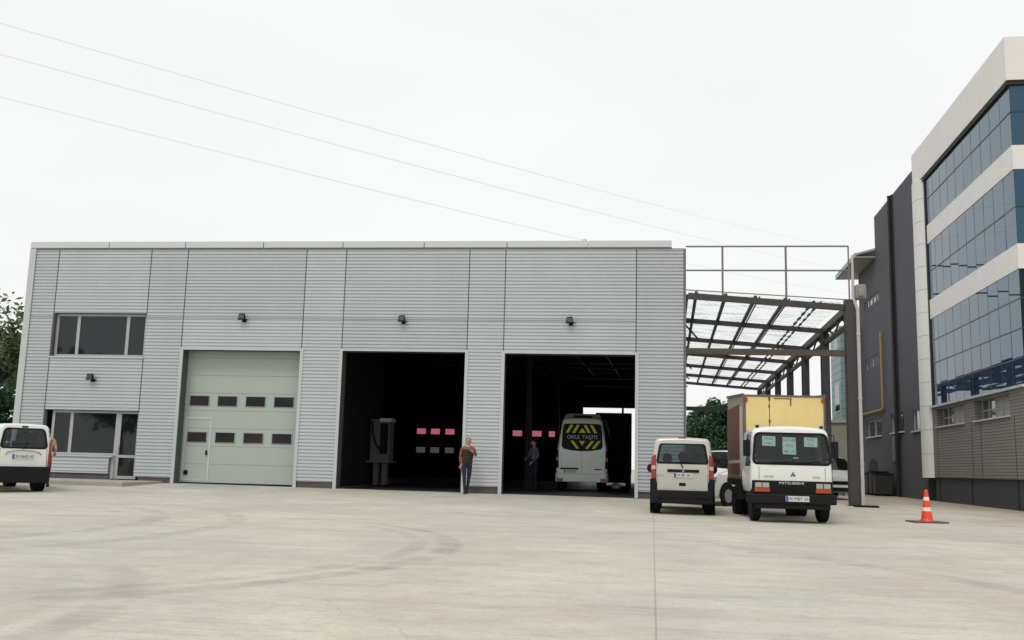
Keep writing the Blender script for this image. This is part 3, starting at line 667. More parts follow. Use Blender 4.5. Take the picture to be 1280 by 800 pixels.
mb = MB(); mb.tube([(-.05, 8.42, 8.2), (-.05, 8.42, 4.36), (-.05, 8.5, 4.33), (-.05, 14.0, 4.36)], .055); mb.build('gas_pipe', M['yellow'], ob)
MB().box(-.03, .055, 6.35, 6.75, 1.8, 3.0).build('wall_board', M['tealpipe'], ob)
mb = MB(); pts = [(10.4, .12), (12.8, .12), (12.8, 1.2)] + [(11.6 + 1.2 * math.cos(R(a)), 1.2 + .75 * math.sin(R(a))) for a in range(15, 180, 15)] + [(10.4, 1.2)]
mb.prism(pts, 'x', .03, .059); mb.build('arched_door', M['blackpl'], ob)
MB().tube([(.6, 11.5, 12.3), (.6, 11.5, 14.6)], .03).build('aerial', M['tube'], ob)
# teal wing, cantilevered
tw = empty('teal_annex', (12.25, 41.13, 0), rzB, 'teal clad annex with a raised floor seen between the canopy posts', 'building')
wl_ = MB(); wl_.box(-1.0, 5.0, 14.3, 17.6, 4.0, 9.15); wl_.build('wall', M['teal'], tw)
mb = MB(); zz_ = 4.3
while zz_ < 9.0: mb.box(-1.006, -1.0, 14.3, 17.6, zz_, zz_ + .03); mb.box(-1.0, 5, 14.294, 14.3, zz_, zz_ + .03); zz_ += .42
mb.build('cladding_joint', M['tealpipe'], tw)
for z0, z1, s0, s1 in ((4.55, 6.25, 14.5, 16.1), (8.1, 8.85, 14.7, 16.2)):
    f_ = MB().box(-1.05, -.99, s0, s1, z0, z1).build('window', M['alu'], tw); MB().box(-1.06, -1.051, s0 + .12, s1 - .12, z0 + .1, z1 - .1).build('pane', M['dkglass'], f_)
MB().box(-1.05, 5.0, 14.2, 17.7, 9.15, 9.35).build('roof', M['eave'], tw)
MB().box(-1.02, 5.0, 14.25, 17.65, 3.86, 4.0).build('floor_edge', M['dark'], tw)
MB().box(.6, 5.0, 14.6, 17.4, .1, 3.86).build('lower_wall', M['cabin'], tw)

# ================================================================ canopy
cx, cy = 6.97, FY
cn = empty('steel_canopy', (cx, cy, .15), 0, 'dark steel lean-to canopy with clear sheets beside the workshop', 'canopy')
def CO(mb): mb.v = [(x - cx, y - cy, z - .15) for x, y, z in mb.v]; return mb
def rx(s): return 6.97 + SK * s
def lx(s): return 1.93 + SK * s
ZL, ZR = 6.66, 6.30
SS = [0, 5.2, 10.4, 15.6, 20.8, 26.0, 31.2]
for i, s_ in enumerate(SS):
    mb = MB()
    if i == 0:
        mb.box(6.79, 7.13, FY - .17, FY + .17, .1, 6.55)
        mb.box(6.70, 7.22, FY - .26, FY + .26, .1, .17)
    else:
        x = rx(s_); wd = .13 if i % 2 else .1
        mb.box(x - .14, x + .14, FY + s_ - .14, FY + s_ - .11, .1, 6.2); mb.box(x - .14, x + .14, FY + s_ + .11, FY + s_ + .14, .1, 6.2); mb.box(x - .03, x + .03, FY + s_ - .11, FY + s_ + .11, .1, 6.2)
    CO(mb).build('post', M['steel'], cn)
for i, s_ in enumerate(SS):
    mb = MB(); h = .19 if i == 0 else .17
    mb.bar((lx(s_), FY + s_, ZL), (rx(s_) - .1, FY + s_, ZR), .14, h); CO(mb).build('rafter', M['steel'], cn)
mb = MB(); mb.bar((rx(-.1), FY - .1, 6.32), (rx(31.3), FY + 31.3, 6.32), .2, .24); CO(mb).build('eaves_beam', M['steel'], cn)
mb = MB(); mb.bar((rx(.2), FY + .2, 5.82), (rx(31.2), FY + 31.2, 5.82), .12, .13)
ss = .5
while ss < 30.5: mb.bar((rx(ss), FY + ss, 5.86), (rx(ss + 1.3), FY + ss + 1.3, 6.25), .05, .05); mb.bar((rx(ss + 1.3), FY + ss + 1.3, 6.25), (rx(ss + 2.6), FY + ss + 2.6, 5.86), .05, .05); ss += 2.6
CO(mb).build('lower_chord', M['steel'], cn)
mb = MB(); mb.bar((1.88, FY + .02, 6.64), (1.88 + SK * 31, FY + 31, 6.64), .1, .16); CO(mb).build('wall_beam', M['steel'], cn)
for k, t_ in enumerate((.05, .235, .42, .605, .78)):
    mb = MB(); zc = ZL + (ZR - ZL) * t_ + .12
    a = lx(0) + (rx(0) - lx(0)) * t_
    if k < 4: mb.bar((a, FY - .05, zc), (a + SK * 31.2, FY + 31.2, zc), .10, .09)
    else:
        for dx_ in (0, .22):
            mb.bar((a + dx_, FY - .05, zc), (a + dx_ + SK * 31.2, FY + 31.2, zc), .025, .04)
        q = 0
        while q < 31: mb.box(a + SK * q - .03, a + SK * q + .04, FY + q, FY + q + .5, zc - .03, zc + .03); mb.box(a + SK * q + .20, a + SK * q + .26, FY + q + .3, FY + q + .7, zc - .03, zc + .03); q += 1.1
    if k in (2, 3): mb.bar((a + .13, FY, zc + .01), (a + .13 + SK * 31.2, FY + 31.2, zc + .01), .03, .05)
    CO(mb).build('purlin' if k < 4 else 'cable_ladder', M['steel'], cn)
mb = MB(); n_ = 44
for i in range(n_ + 1):
    t_ = i / n_; zc = ZL + (ZR - ZL) * t_ + .185 + (.018 if i % 2 else -.018)
    mb.v.append((lx(0) + (rx(0) - .25 - lx(0)) * t_, FY + .1, zc)); mb.v.append((lx(31) + (rx(31) - .25 - lx(31)) * t_, FY + 31.1, zc))
for i in range(n_): mb.f.append((2 * i, 2 * i + 1, 2 * i + 3, 2 * i + 2)); mb.mi.append(0)
CO(mb).build('roof_sheet', M['sheet'], cn)
mb = MB(); mb.bar((1.86, FY - .02, 4.87), (6.79, FY - .02, 4.85), .12, .19); CO(mb).build('tie_beam', M['tie'], cn)
mb = MB(); mb.bar((1.86 + SK * 29, FY + 29, 4.86), (rx(29), FY + 29, 4.86), .12, .24); CO(mb).build('tie_beam', M['steel'], cn)
# tube lattice above the canopy
uf = MB()
for z_ in (8.29, 7.50): uf.bar((1.86, FY, z_), (6.96, FY, z_), .045, .045)
for x_ in (3.02, 5.01): uf.bar((x_, FY, 8.29), (x_, FY, 6.5), .06, .06)
uf.bar((6.95, FY, 8.29), (6.95, FY, 6.5), .04, .04)
uf.bar((1.86, FY, 6.86), (6.9, FY, 6.56), .03, .03)
CO(uf).build('tube_lattice', M['tube'], cn)
mb = MB(); pr_ = [(7.02, FY - .2, 7.95), (7.02, FY - .2, 6.6), (7.14, FY - .22, 6.2), (7.14, FY - .22, .15)]; mb.tube(pr_, [.035, .05, .055, .055])
for z_ in (1.4, 3.4, 5.4): mb.lathe([(.068, z_), (.068, z_ + .06)], 10, 'z', (7.14, FY - .22, 0))
CO(mb).build('downpipe', M['galv'], cn, smooth=True)
mb = MB(); mb.box(7.08, 7.40, FY - .32, FY + .05, 6.55, 7.0); mb.box(7.14, 7.32, FY - .4, FY - .32, 6.6, 6.85); CO(mb).build('rain_hopper', M['lightfix'], cn, bevel=.04)
mb = MB(); n_ = 16
mb.tube([(8.25 + .26 * math.cos(2 * math.pi * k / n_), FY + 30.9, 5.45 + .28 * math.sin(2 * math.pi * k / n_)) for k in range(n_ + 1)], .06, 6)
CO(mb).build('cable_coil', M['dark'], cn, smooth=True)
o = MB().box(-.34, .34, -.2, .2, 0, .05).build('drain_mat', M['rub'], None, bevel=.01); o.location = (7.12, 30.35, .15); tag(o, 'flat black rubber slab lying at the foot of the canopy post', 'mat')

# ================================================================ vehicles
def ring(y, hws, hwb, hwt, z0, zb, zt, r, crown=.02, lean=None, inset=0.0):
    hws -= inset; hwb -= inset; hwt -= inset; zt -= inset; z0 += inset
    zb = min(zb, zt - r - .01)
    half = [(0, z0), (hws * .5, z0), (hws - .08, z0), (hws - .02, z0 + .03), (hws, z0 + .1)]
    for k in (1, 2, 3): t = k / 3; half.append((hws + (hwb - hws) * t + .012 * math.sin(math.pi * t), z0 + .1 + (zb - z0 - .1) * t))
    for k in (1, 2, 3): t = k / 3; half.append((hwb + (hwt - hwb) * t, zb + (zt - r - zb) * t))
    for k in (1, 2, 3, 4): a = math.pi / 2 * k / 4; half.append((hwt - r + r * math.cos(a), zt - r + r * math.sin(a)))
    xt = hwt - r
    for k in (1, 2, 3): t = k / 3; half.append((xt * (1 - t), zt + crown * (1 - (1 - t) ** 2)))
    # half idx: 0..17 ; belt 7 ; corner start 10 ; corner end 14 ; top centre 17
    full = half + [(-x, z) for x, z in half[-2:0:-1]]
    return [(x, y + (lean(z) if lean else 0), z) for x, z in full]
NR = 34
def rrect(xc, zc, hw, hh, r, n=8, taper=0.0):
    pts = []
    for (sx, sz, a0) in ((1, -1, -90), (1, 1, 0), (-1, 1, 90), (-1, -1, 180)):
        for k in range(n + 1):
            a = R(a0 + 90 * k / n); x = sx * (hw - r) + r * math.cos(a); z = sz * (hh - r) + r * math.sin(a)
            pts.append((xc + x * (1 - taper * (z / hh)), zc + z))
    return pts
def ray_poly(c, d, poly):
    best = None
    for i in range(len(poly)):
        a = poly[i]; b = poly[(i + 1) % len(poly)]
        ex, ez = b[0] - a[0], b[1] - a[1]; det = d[0] * (-ez) + ex * d[1]
        if abs(det) < 1e-12: continue
        wx, wz = a[0] - c[0], a[1] - c[1]
        t = (wx * (-ez) + ex * wz) / det; u = (d[0] * wz - d[1] * wx) / det
        if t > 0 and -1e-6 <= u <= 1 + 1e-6 and (best is None or t < best): best = t
    return (c[0] + d[0] * best, c[1] + d[1] * best) if best else None
def body(name, mat_, parent, st, lean, wloop, cap_at='rear', cuts=(), frontcap=None):
    """st: ring tuples from the face with the window loop to the other end. cuts: (station i, j, ring a, b) faces to leave out, returned as glass patches"""
    rings_ = [ring(**s) for s in st]; n = NR
    mb = MB(); base = [v for r_ in rings_ for v in r_]
    fs = []; glass = []
    for i in range(len(rings_) - 1):
        for k in range(n):
            q = (i * n + k, i * n + (k + 1) % n, (i + 1) * n + (k + 1) % n, (i + 1) * n + k)
            cut = None
            for ci, c_ in enumerate(cuts):
                if c_[0] <= i < c_[1] and (c_[2] <= k < c_[3]): cut = ci
            if cut is None: fs.append(q)
            else: glass.append((cut, [base[j] for j in q]))
    fs.append(tuple((len(rings_) - 1) * n + k for k in range(n)))
    mb.add(base, fs)
    # face with window
    out = rings_[0]
    wc = (sum(p[0] for p in wloop) / len(wloop), sum(p[1] for p in wloop) / len(wloop))
    inner = []
    for p in out:
        d = (p[0] - wc[0], p[2] - wc[1]); L_ = math.hypot(*d) or 1; inner.append(ray_poly(wc, (d[0] / L_, d[1] / L_), wloop))
    y0 = st[0]['y']; m_ = 6; vs = []; fs = []
    for j in range(m_ + 1):
        t = j / m_
        for k in range(n):
            x = out[k][0] * (1 - t) + inner[k][0] * t; z = out[k][2] * (1 - t) + inner[k][1] * t
            vs.append((x, y0 + (lean(z) if lean else 0), z))
    for j in range(m_):
        for k in range(n): fs.append((j * n + k, (j + 1) * n + k, (j + 1) * n + (k + 1) % n, j * n + (k + 1) % n))
    mb.add(vs, fs)
    bo = mb.build(name, mat_, parent, smooth=True)
    return bo, glass
def patch_glass(glass, idx, name, m, parent, shift=.0):
    mb = MB(); ok = False
    for ci, q in glass:
        if ci in idx: mb.add(q, [(0, 1, 2, 3)]); ok = True
    return mb.build(name, m, parent, smooth=True) if ok else None
def face_panel(loop, y0, lean, off, m, name, parent, th=.006):
    """plate following the leaning face; loop in (x,z)"""
    n = len(loop); mb = MB()
    f_ = [(x, y0 + lean(z) + off, z) for x, z in loop]; b_ = [(x, y0 + lean(z) + off + (th if off <= 0 else -th), z) for x, z in loop]
    zc = sum(p[1] for p in loop) / n; xc = sum(p[0] for p in loop) / n
    mb.add(f_ + b_, [tuple(range(n)), tuple(range(n, 2 * n))[::-1]] + [(i, (i + 1) % n, n + (i + 1) % n, n + i) for i in range(n)])
    return mb.build(name, m, parent)
def wheel(parent, x, y, r=.31, w_=.19, side=1, dual=False):
    e = MB(); x0, x1 = (x - w_ / 2, x + w_ / 2)
    e.lathe([(r * .62, x0 + .01), (r * .93, x0), (r, x0 + .03), (r, x1 - .03), (r * .93, x1), (r * .62, x1 - .01)], 28, 'x', (0, 0, 0))
    e.v = [(vx, vy + y, vz + r) for vx, vy, vz in e.v]
    t_ = e.build('wheel', M['rub'], parent, smooth=True)
    m2 = MB(); xo = x + side * (w_ / 2 - .012)
    m2.lathe([(r * .60, xo), (r * .58, xo - side * .02), (r * .2, xo - side * .035), (r * .12, xo)], 20, 'x', (0, y, r)); m2.build('rim', M['rim'], t_, smooth=True)
    m3 = MB()
    for k in range(6):
        a = 2 * math.pi * k / 6; m3.lathe([(.028, xo - side * .03), (.028, xo - side * .0)], 8, 'x', (0, y + .36 * r * math.cos(a), r + .36 * r * math.sin(a)))
    m3.build('hub_hole', M['rub'], t_)
    return t_
def plate(parent, x, y, z, s, wd=.5, hh=.11, face=-1):
    """face -1: read from -Y"""
    mb = MB().box(x - wd / 2, x + wd / 2, y - .008, y + .008, z - hh / 2, z + hh / 2); p = mb.build('licence_plate', M['plate'], parent, bevel=.004)
    yf = y + face * .0105
    MB().box(x - wd / 2 + .004, x - wd / 2 + .055, min(yf, y + face * .008), max(yf, y + face * .008), z - hh / 2 + .004, z + hh / 2 - .004).build('country_band', M['pblue'], p)
    m4 = Matrix.Translation((x + .02, yf, z)) @ REAR
    text('plate_characters', s, hh * .78, M['ink'], p, m4)
    return p

def small_van(root, W, H, L, paint, win, lean_amt, white=False, tails='split', glassm='glass'):
    """rear at y=0 facing -Y, runs to +Y"""
    hw = W / 2
    lean = lambda z: lean_amt * max(0, (z - H * .60)) ** 1.25 * 1.6 + .03 * max(0, (H * .35 - z))
    full = dict(hws=hw - .02, hwb=hw, hwt=hw * .90, z0=.30, zb=H * .57, zt=H, r=.13)
    def S(y, inset=0, ln=1.0, **k):
        d = dict(full); d.update(k); return dict(y=y, inset=inset, lean=(lambda z, ln=ln: lean(z) * ln), **d)
    st = [S(0, .055), S(.018, .022), S(.06, .004, .95), S(.14, 0, .85), S(.6, 0, .4), S(1.5, 0, 0), S(1.62, 0, 0), S(2.45, 0, 0),
          S(2.75, 0, 0, zt=H - .05, hwt=hw * .88, r=.12), S(L - .75, 0, 0, zt=H * .66, hwt=hw * .92, r=.08), S(L - .3, 0, 0, zt=H * .58, hwt=hw * .9, hwb=hw * .95), S(L - .05, .03, 0, zt=H * .48, hwt=hw * .8, hwb=hw * .86, hws=hw * .84), S(L, .08, 0, zt=H * .45, hwt=hw * .78, hwb=hw * .82, hws=hw * .8)]
    cuts = [(8, 9, 12, 22), (6, 7, 7, 10), (6, 7, 24, 27)]
    bo, gl = body('body', M[paint], root, st, lean, win, cuts=cuts)
    rw_ = face_panel([(x * .985, z) for x, z in win], 0, lean, -.002, M[glassm], 'rear_window', root)
    # dark rubber edge round the rear window
    mb = MB(); n = len(win); zc = sum(p[1] for p in win) / n
    o1 = [(x * 1.03, -.006 + lean(z), zc + (z - zc) * 1.05) for x, z in win]; i1 = [(x * .93, -.006 + lean(z), zc + (z - zc) * .91) for x, z in win]
    mb.add(o1 + i1, [(i, (i + 1) % n, n + (i + 1) % n, n + i) for i in range(n)]); mb.build('window_seal', M['blackpl'], rw_, solid=.006)
    patch_glass(gl, (0,), 'windscreen', M['glassc'], root)
    patch_glass(gl, (1,), 'side_window', M['glass'], root); patch_glass(gl, (2,), 'side_window', M['glass'], root)
    for sx in (-1, 1):
        for yw in (.62, L - .78):
            wheel(root, sx * (hw - .12), yw, .30, .19, sx)
            MB().lathe([(.37, 0), (.37, .01)], 28, 'x', (sx * (hw + .0) - (.0 if sx > 0 else .01) + (.002 * sx), yw, .33)).build('wheel_arch', M['blackpl'], root)
            e_ = MB().lathe([(.29, 0), (.29, .05)], 28, 'x', (sx * (hw + .004) + (0 if sx > 0 else -.05) - .02 * sx, yw, .30)).build('outer_tyre', M['rub'], root, smooth=True)
            MB().lathe([(.17, 0), (.17, .02)], 20, 'x', (sx * (hw + .036) + (0 if sx > 0 else -.02) - .02 * sx, yw, .30)).build('hubcap', M['rim'], e_, smooth=True)
        mr = MB(); mr.ellipsoid((sx * (hw + .09), 2.9, H * .60), (.10, .07, .12)); mr.build('mirror', M['blackpl'], root, smooth=True)
    # cabin inside
    mb = MB(); mb.box(-hw + .1, hw - .1, .2, 2.9, .36, .75); mb.box(-hw + .12, hw - .12, 2.55, 3.0, .75, H * .60); mb.build('cabin_floor', M['seat'], root)
    return lean

# ---- silver van (rear toward camera) ----
sv = empty('small_van', (1.335, 23.85, .035), R(-3.0), 'silver grey small van with black bumper, parked beside the white lorry', 'van')
W_, H_ = 1.50, 1.84
win = rrect(0, 1.46, .575, .235, .07, taper=.07)
ln = small_van(sv, W_, H_, 3.7, 'paints', win, .10)
for sx in (-1, 1):
    t_ = MB(); lp = [(sx * .62, .86), (sx * .735, .84), (sx * .755, 1.10), (sx * .735, 1.38), (sx * .635, 1.44), (sx * .625, 1.15)]
    if sx < 0: lp = lp[::-1]
    a = face_panel(lp, 0, ln, -.022, M['red'], 'tail_light', sv, th=.10); a.modifiers.new('b', 'BEVEL').width = .012
    b2 = [(sx * .64, 1.08), (sx * .735, 1.07), (sx * .735, 1.16), (sx * .64, 1.17)]
    if sx < 0: b2 = b2[::-1]
    face_panel(b2, 0, ln, -.028, M['pinkred'], 'reversing_lens', a, th=.006)
    c2 = [(sx * .60, .44), (sx * .765, .44), (sx * .77, .84), (sx * .63, .86), (sx * .60, .70)]
    if sx < 0: c2 = c2[::-1]
    face_panel(c2, 0, ln, -.02, M['blackpl'], 'bumper_corner', sv, th=.22)
mb = MB(); mb.prism([(-.775, .25), (-.76, -.01), (-.68, -.075), (-.3, -.10), (.3, -.10), (.68, -.075), (.76, -.01), (.775, .25)], 'z', .27, .585); mb.build('bumper', M['blackpl'], sv, bevel=.03)
mb = MB(); mb.box(-.60, .60, -.115, -.09, .40, .47); mb.build('bumper_strip', M['frame'], sv, bevel=.01)
mb = MB(); mb.box(-.36, .40, -.035, .01, 1.015, 1.085); mb.build('handle_strip', M['blackpl'], sv, bevel=.02)
MB().lathe([(.035, -.042), (.030, -.05)], 16, 'y', (0.02, .0, 1.05)).build('badge', M['rim'], sv, smooth=True)
plate(sv, .02, -.012, .945, '34 BR 481', .44, .105)
MB().box(-.08, .08, -.012, .01, .69, .765).build('lock_recess', M['rub'], sv, bevel=.02)
mb = MB(); mb.bar((.02, ln(1.1) - .03, 1.12), (-.06, ln(1.25) - .03, 1.27), .025, .02); mb.bar((-.06, ln(1.25) - .03, 1.27), (.30, ln(1.30) - .03, 1.245), .014, .014); mb.build('wiper', M['blackpl'], sv)
MB().box(-.09, .09, ln(1.80) + .02, ln(1.80) + .12, 1.795, 1.865).build('brake_light', M['red'], sv, bevel=.01)
def seam(parent, lean_fn, xw, z0, z1, zt_):
    for sx in (-1, 1):
        MB().bar((sx * xw, lean_fn(z0) - .004, z0), (sx * (xw - .01), lean_fn(z1) - .004, z1), .010, .006, (0, 1, 0)).build('tailgate_joint', M['ink'], parent)
seam(sv, ln, .605, .60, 1.22, 1.75)
text('badge_lettering', 'FIAT', .05, M['rim'], sv, Matrix.Translation((-.50, -.004, .93)) @ REAR)
for x_ in (-.37, .02, .37):
    mb = MB(); mb.ellipsoid((x_, 1.15 if x_ == .02 else 1.0, 1.40 if x_ == .02 else 1.36), (.13, .06, .13)); mb.box(x_ - .19, x_ + .19, 1.0, 1.1, .7, 1.27); mb.build('seat', M['seat'], sv, smooth=False, bevel=.02)

# ---- white van on the left ----
lv = empty('small_van', (-16.13, 24.45, .08), R(50), 'white small van with dark bumper at the left edge of the yard', 'van')
W_, H_ = 1.42, 1.80
win = rrect(0, 1.42, .555, .265, .11, taper=.09)
ln = small_van(lv, W_, H_, 3.9, 'paintw', win, .08)
for sx in (-1, 1):
    lp = [(sx * .63, .66), (sx * .695, .66), (sx * .712, .95), (sx * .70, 1.30), (sx * .65, 1.34), (sx * .635, .98)]
    if sx < 0: lp = lp[::-1]
    face_panel(lp, 0, ln, -.02, M['red'], 'tail_light', lv, th=.10)
mb = MB(); mb.prism([(-.73, .3), (-.72, .0), (-.63, -.075), (-.3, -.10), (.3, -.10), (.63, -.075), (.72, .0), (.73, .3)], 'z', .24, .67); mb.build('bumper', M['blackpl'], lv, bevel=.03)
mb = MB(); mb.tube([(-.45, -.008, .98), (-.40, -.015, 1.05), (-.2, -.02, 1.085), (0, -.02, 1.095), (.2, -.02, 1.085), (.40, -.015, 1.05), (.45, -.008, .98)], .014, 6); mb.build('plate_recess_edge', M['doorline'], lv)
seam(lv, ln, .60, .68, 1.15, 1.7)
plate(lv, 0, -.014, .93, '35 AHZ 47', .56, .13)
mb = MB(); mb.bar((-.02, -.02, 1.14), (.10, ln(1.35) - .03, 1.30), .04, .02); mb.bar((.10, ln(1.3) - .03, 1.30), (-.30, ln(1.30) - .03, 1.24), .02, .014); mb.build('wiper', M['blackpl'], lv)
MB().box(-.08, .08, ln(1.74) - .01, ln(1.74) + .08, 1.705, 1.755).build('brake_light', M['blackpl'], lv, bevel=.01)
for x_ in (-.35, .35):
    mb = MB(); mb.box(x_ - .22, x_ + .22, 1.5, 1.62, .7, 1.36); mb.ellipsoid((x_, 1.56, 1.48), (.14, .06, .10)); mb.build('seat', M['seat2'] if x_ > 0 else M['seat'], lv, bevel=.03)
MB().box(.08, .52, .7, .72, 1.22, 1.58).build('window_sticker', M['seat2'], lv)

# ---- box lorry, cab toward the camera ----
tr = empty('box_lorry', (3.61, 22.0, .03), R(1.0), 'white cab lorry with yellow fronted cargo box and paper notices in the windscreen', 'lorry')
# local: front at y=0 facing -Y, runs to +Y
clean = lambda z: .16 * sm((z - 1.15) / .95) ** 1.2 * 1.0
hw = .87
full = dict(hws=hw, hwb=hw + .005, hwt=hw - .035, z0=.62, zb=1.20, zt=2.07, r=.16)
def S(y, inset=0, ln=1.0): return dict(y=y, inset=inset, lean=(lambda z, ln=ln: clean(z) * ln), crown=.04, **full)
st = [S(0, .075), S(.03, .03), S(.09, .006, .95), S(.2, 0, .85), S(.5, 0, .35), S(1.0, 0, 0), S(1.45, 0, 0), S(1.5, .03, 0)]
win = rrect(0, 1.60, .812, .345, .12, taper=.045)
bo, gl = body('cab', M['paintw'], tr, st, clean, win, cuts=[(3, 5, 7, 10), (3, 5, 24, 27)])
ws = face_panel([(x * .99, z) for x, z in win], 0, clean, -.002, glass_mat('lorry_windscreen', (.90, .93, .93), 1.4), 'windscreen', tr)
mb = MB(); n = len(win)
o1 = [(x * 1.02, -.006 + clean(z), 1.60 + (z - 1.60) * 1.04) for x, z in win]; i1 = [(x * .95, -.006 + clean(z), 1.60 + (z - 1.60) * .90) for x, z in win]
mb.add(o1 + i1, [(i, (i + 1) % n, n + (i + 1) % n, n + i) for i in range(n)]); mb.build('window_seal', M['blackpl'], ws, solid=.006)
patch_glass(gl, (0,), 'side_window', M['glass'], tr); patch_glass(gl, (1,), 'side_window', M['glass'], tr)
MB().box(-.78, .78, .16, .55, .95, 1.36).build('dashboard', M['seat'], tr, bevel=.04)
for x_ in (-.42, .42):
    MB().box(x_ - .24, x_ + .24, 1.1, 1.25, .9, 1.62).build('seat', M['seat'], tr, bevel=.05)
MB().box(-.80, .80, 1.36, 1.43, .75, 2.0).build('cab_lining', M['seat'], tr)
MB().box(.06, .18, .17, .21, 1.385, 1.42).build('dashboard_card', M['plate'], tr)
# paper notices inside the windscreen
def notice(x, z, wd, hh, rows, rot=0):
    y = clean(z) + .035
    e = MB().box(-wd / 2, wd / 2, 0, .002, -hh / 2, hh / 2).build('paper_notice', M['paper'], tr); e.location = (x, y, z); e.rotation_euler = (R(-8), rot, 0)
    k = len(rows)
    for i, s_ in enumerate(rows):
        text('notice_lettering', s_, hh / k * .66, M['paperink'], e, Matrix.Translation((0, -.003, hh / 2 - hh * (i + .5) / k)) @ REAR, .001)
notice(-.47, 1.765, .29, .22, ['34 BN', '1923'], R(2)); notice(-.03, 1.665, .29, .38, ['SATILIK', '0532', '481 72'], R(1)); notice(.44, 1.755, .29, .21, ['KASA', '4.20'], R(1))
for sx in (-1, 1):
    mb = MB(); mb.box(sx * .70 - .035, sx * .70 + .035, .22, .30, 2.06, 2.125); mb.build('marker_lamp', M['dark'], tr, bevel=.012)
    mb = MB(); mb.bar((sx * .83, .25, 1.95), (sx * .94, .12, 1.9), .02, .02); mb.bar((sx * .94, .12, 1.9), (sx * .93, .12, 1.35), .02, .02); mb.bar((sx * .93, .12, 1.35), (sx * .84, .2, 1.25), .02, .02)
    mb.box(sx * .955 - .075, sx * .955 + .075, .11, .16, 1.42, 1.78); mb.build('mirror', M['blackpl'], tr, bevel=.015)
# grille band, headlamps, bumper
mb = MB(); mb.box(-.86, .86, -.03, .3, .60, .90); gb_ = mb.build('grille', M['frame'], tr, bevel=.02)
mb = MB()
for z_ in (.66, .70, .74, .78): mb.box(-.46, .46, -.036, -.03, z_, z_ + .015)
mb.build('grille_slat', M['blackpl'], gb_)
text('grille_lettering', 'MITSUBISHI', .085, M['whitetext'], gb_, Matrix.Translation((-.02, -.034, .848)) @ REAR @ Matrix.Diagonal((1.25, .85, 1, 1)))
for sx in (-1, 1):
    h_ = MB().box(sx * .655 - .17, sx * .655 + .17, -.05, .1, .64, .86).build('headlight', M['blackpl'], tr, bevel=.012)
    for dx_ in (-.08, .08): MB().box(sx * .655 + dx_ - .072, sx * .655 + dx_ + .072, -.062, -.049, .745, .85).build('lens', M['lamp'], h_, bevel=.012)
    MB().box(sx * .655 - .165, sx * .655 + .165, -.062, -.049, .648, .738).build('indicator', M['orange'], h_, bevel=.008)
mb = MB(); mb.prism([(-.95, .35), (-.95, .02), (-.86, -.10), (.86, -.10), (.95, .02), (.95, .35)], 'z', .40, .615); mb.build('bumper', M['blackpl'], tr, bevel=.025)
MB().box(-.80, .80, -.06, .15, .29, .41).build('bumper_skirt', M['frame'], tr, bevel=.02)
plate(tr, .085, -.112, .515, '35 MBT 56', .50, .12)
# emblem of three small diamonds
mb = MB(); rr = .062
for a in (90, 210, 330):
    d = Vector((math.cos(R(a)), math.sin(R(a)))); pr_ = Vector((-d.y, d.x))
    q = [(0, 0), tuple(d * rr * .5 + pr_ * rr * .29), tuple(d * rr), tuple(d * rr * .5 - pr_ * rr * .29)]
    mb.prism([(x + .02, z + 1.035) for x, z in q], 'y', -.016, .02)
mb.build('emblem', M['ink'], tr)
text('model_lettering', 'CANTER', .055, M['doorline'], tr, Matrix.Translation((-.50, -.012, .985)) @ REAR)
text('model_lettering', 'FE 444', .055, M['doorline'], tr, Matrix.Translation((.52, -.012, .985)) @ REAR)
for sx in (-1, 1): mb = MB(); mb.box(sx * .71 - .006, sx * .71 + .006, -.006, .02, .93, 1.20); mb.build('panel_joint', M['doorline'], tr)
mb = MB(); mb.bar((-.5, -.03, 1.29), (.05, clean(1.33) - .03, 1.325), .016, .016); mb.bar((.05, -.02, 1.29), (.6, clean(1.33) - .03, 1.325), .016, .016); mb.build('wiper', M['blackpl'], tr)
# cargo box
bx0, bx1, by0, by1 = -.81, 1.08, 1.62, 4.75
mb = MB(); mb.add([(bx0 + .05, by0, .92), (bx1 - .03, by0, .92), (bx1 - .03, by0, 2.86), (bx0 + .05, by0, 2.86), (bx0 + .05, by0 + .03, .92), (bx1 - .03, by0 + .03, .92), (bx1 - .03, by0 + .03, 2.86), (bx0 + .05, by0 + .03, 2.86)],
                  [(0, 1, 2, 3), (4, 7, 6, 5), (0, 4, 5, 1), (1, 5, 6, 2), (2, 6, 7, 3), (3, 7, 4, 0)])
cb_ = mb.build('cargo_box_front', M['boxy'], tr)
mb = MB(); mb.box(-.215, -.20, by0 - .006, by0, .95, 2.83); mb.build('panel_rib', M['rust'], cb_)
for a_ in ((-.23, -.185, 2.77, 2.86), (-.23, -.195, 2.60, 2.67), (-.225, -.185, 2.25, 2.31), (.28, .305, 2.66, 2.81), (-.1, .32, 2.815, 2.832)): MB().box(a_[0], a_[1], by0 - .012, by0 - .001, a_[2], a_[3]).build('rust_spot', M['rust'], cb_)
mb = MB(); mb.prism([(by0 + .03, .92), (by1, .92), (by1, 3.05), (by0 + .03, 2.88)], 'x', bx0, bx1); cbx = mb.build('cargo_box', M['boxg'], tr)
mb = MB()
mb.box(bx0 - .012, bx0 + .05, by0 - .012, by0 + .05, .90, 2.9); mb.box(bx1 - .03, bx1 + .012, by0 - .012, by0 + .05, .90, 2.9); mb.bar(((bx0 + bx1) / 2 - .97, by0 + .01, 2.885), ((bx0 + bx1) / 2 + .97, by0 + .01, 2.885), .05, .045, (0, 0, 1))
mb.bar((bx0 - .01, by0, 2.905), (bx0 - .01, by1, 3.06), .05, .06); mb.bar((bx1 + .01, by0, 2.905), (bx1 + .01, by1, 3.06), .05, .06); mb.box(bx0 - .02, bx0 + .02, by0, by1, .86, .96); mb.box(bx0 - .014, bx0 + .02, by1 - .07, by1 + .01, .9, 3.0)
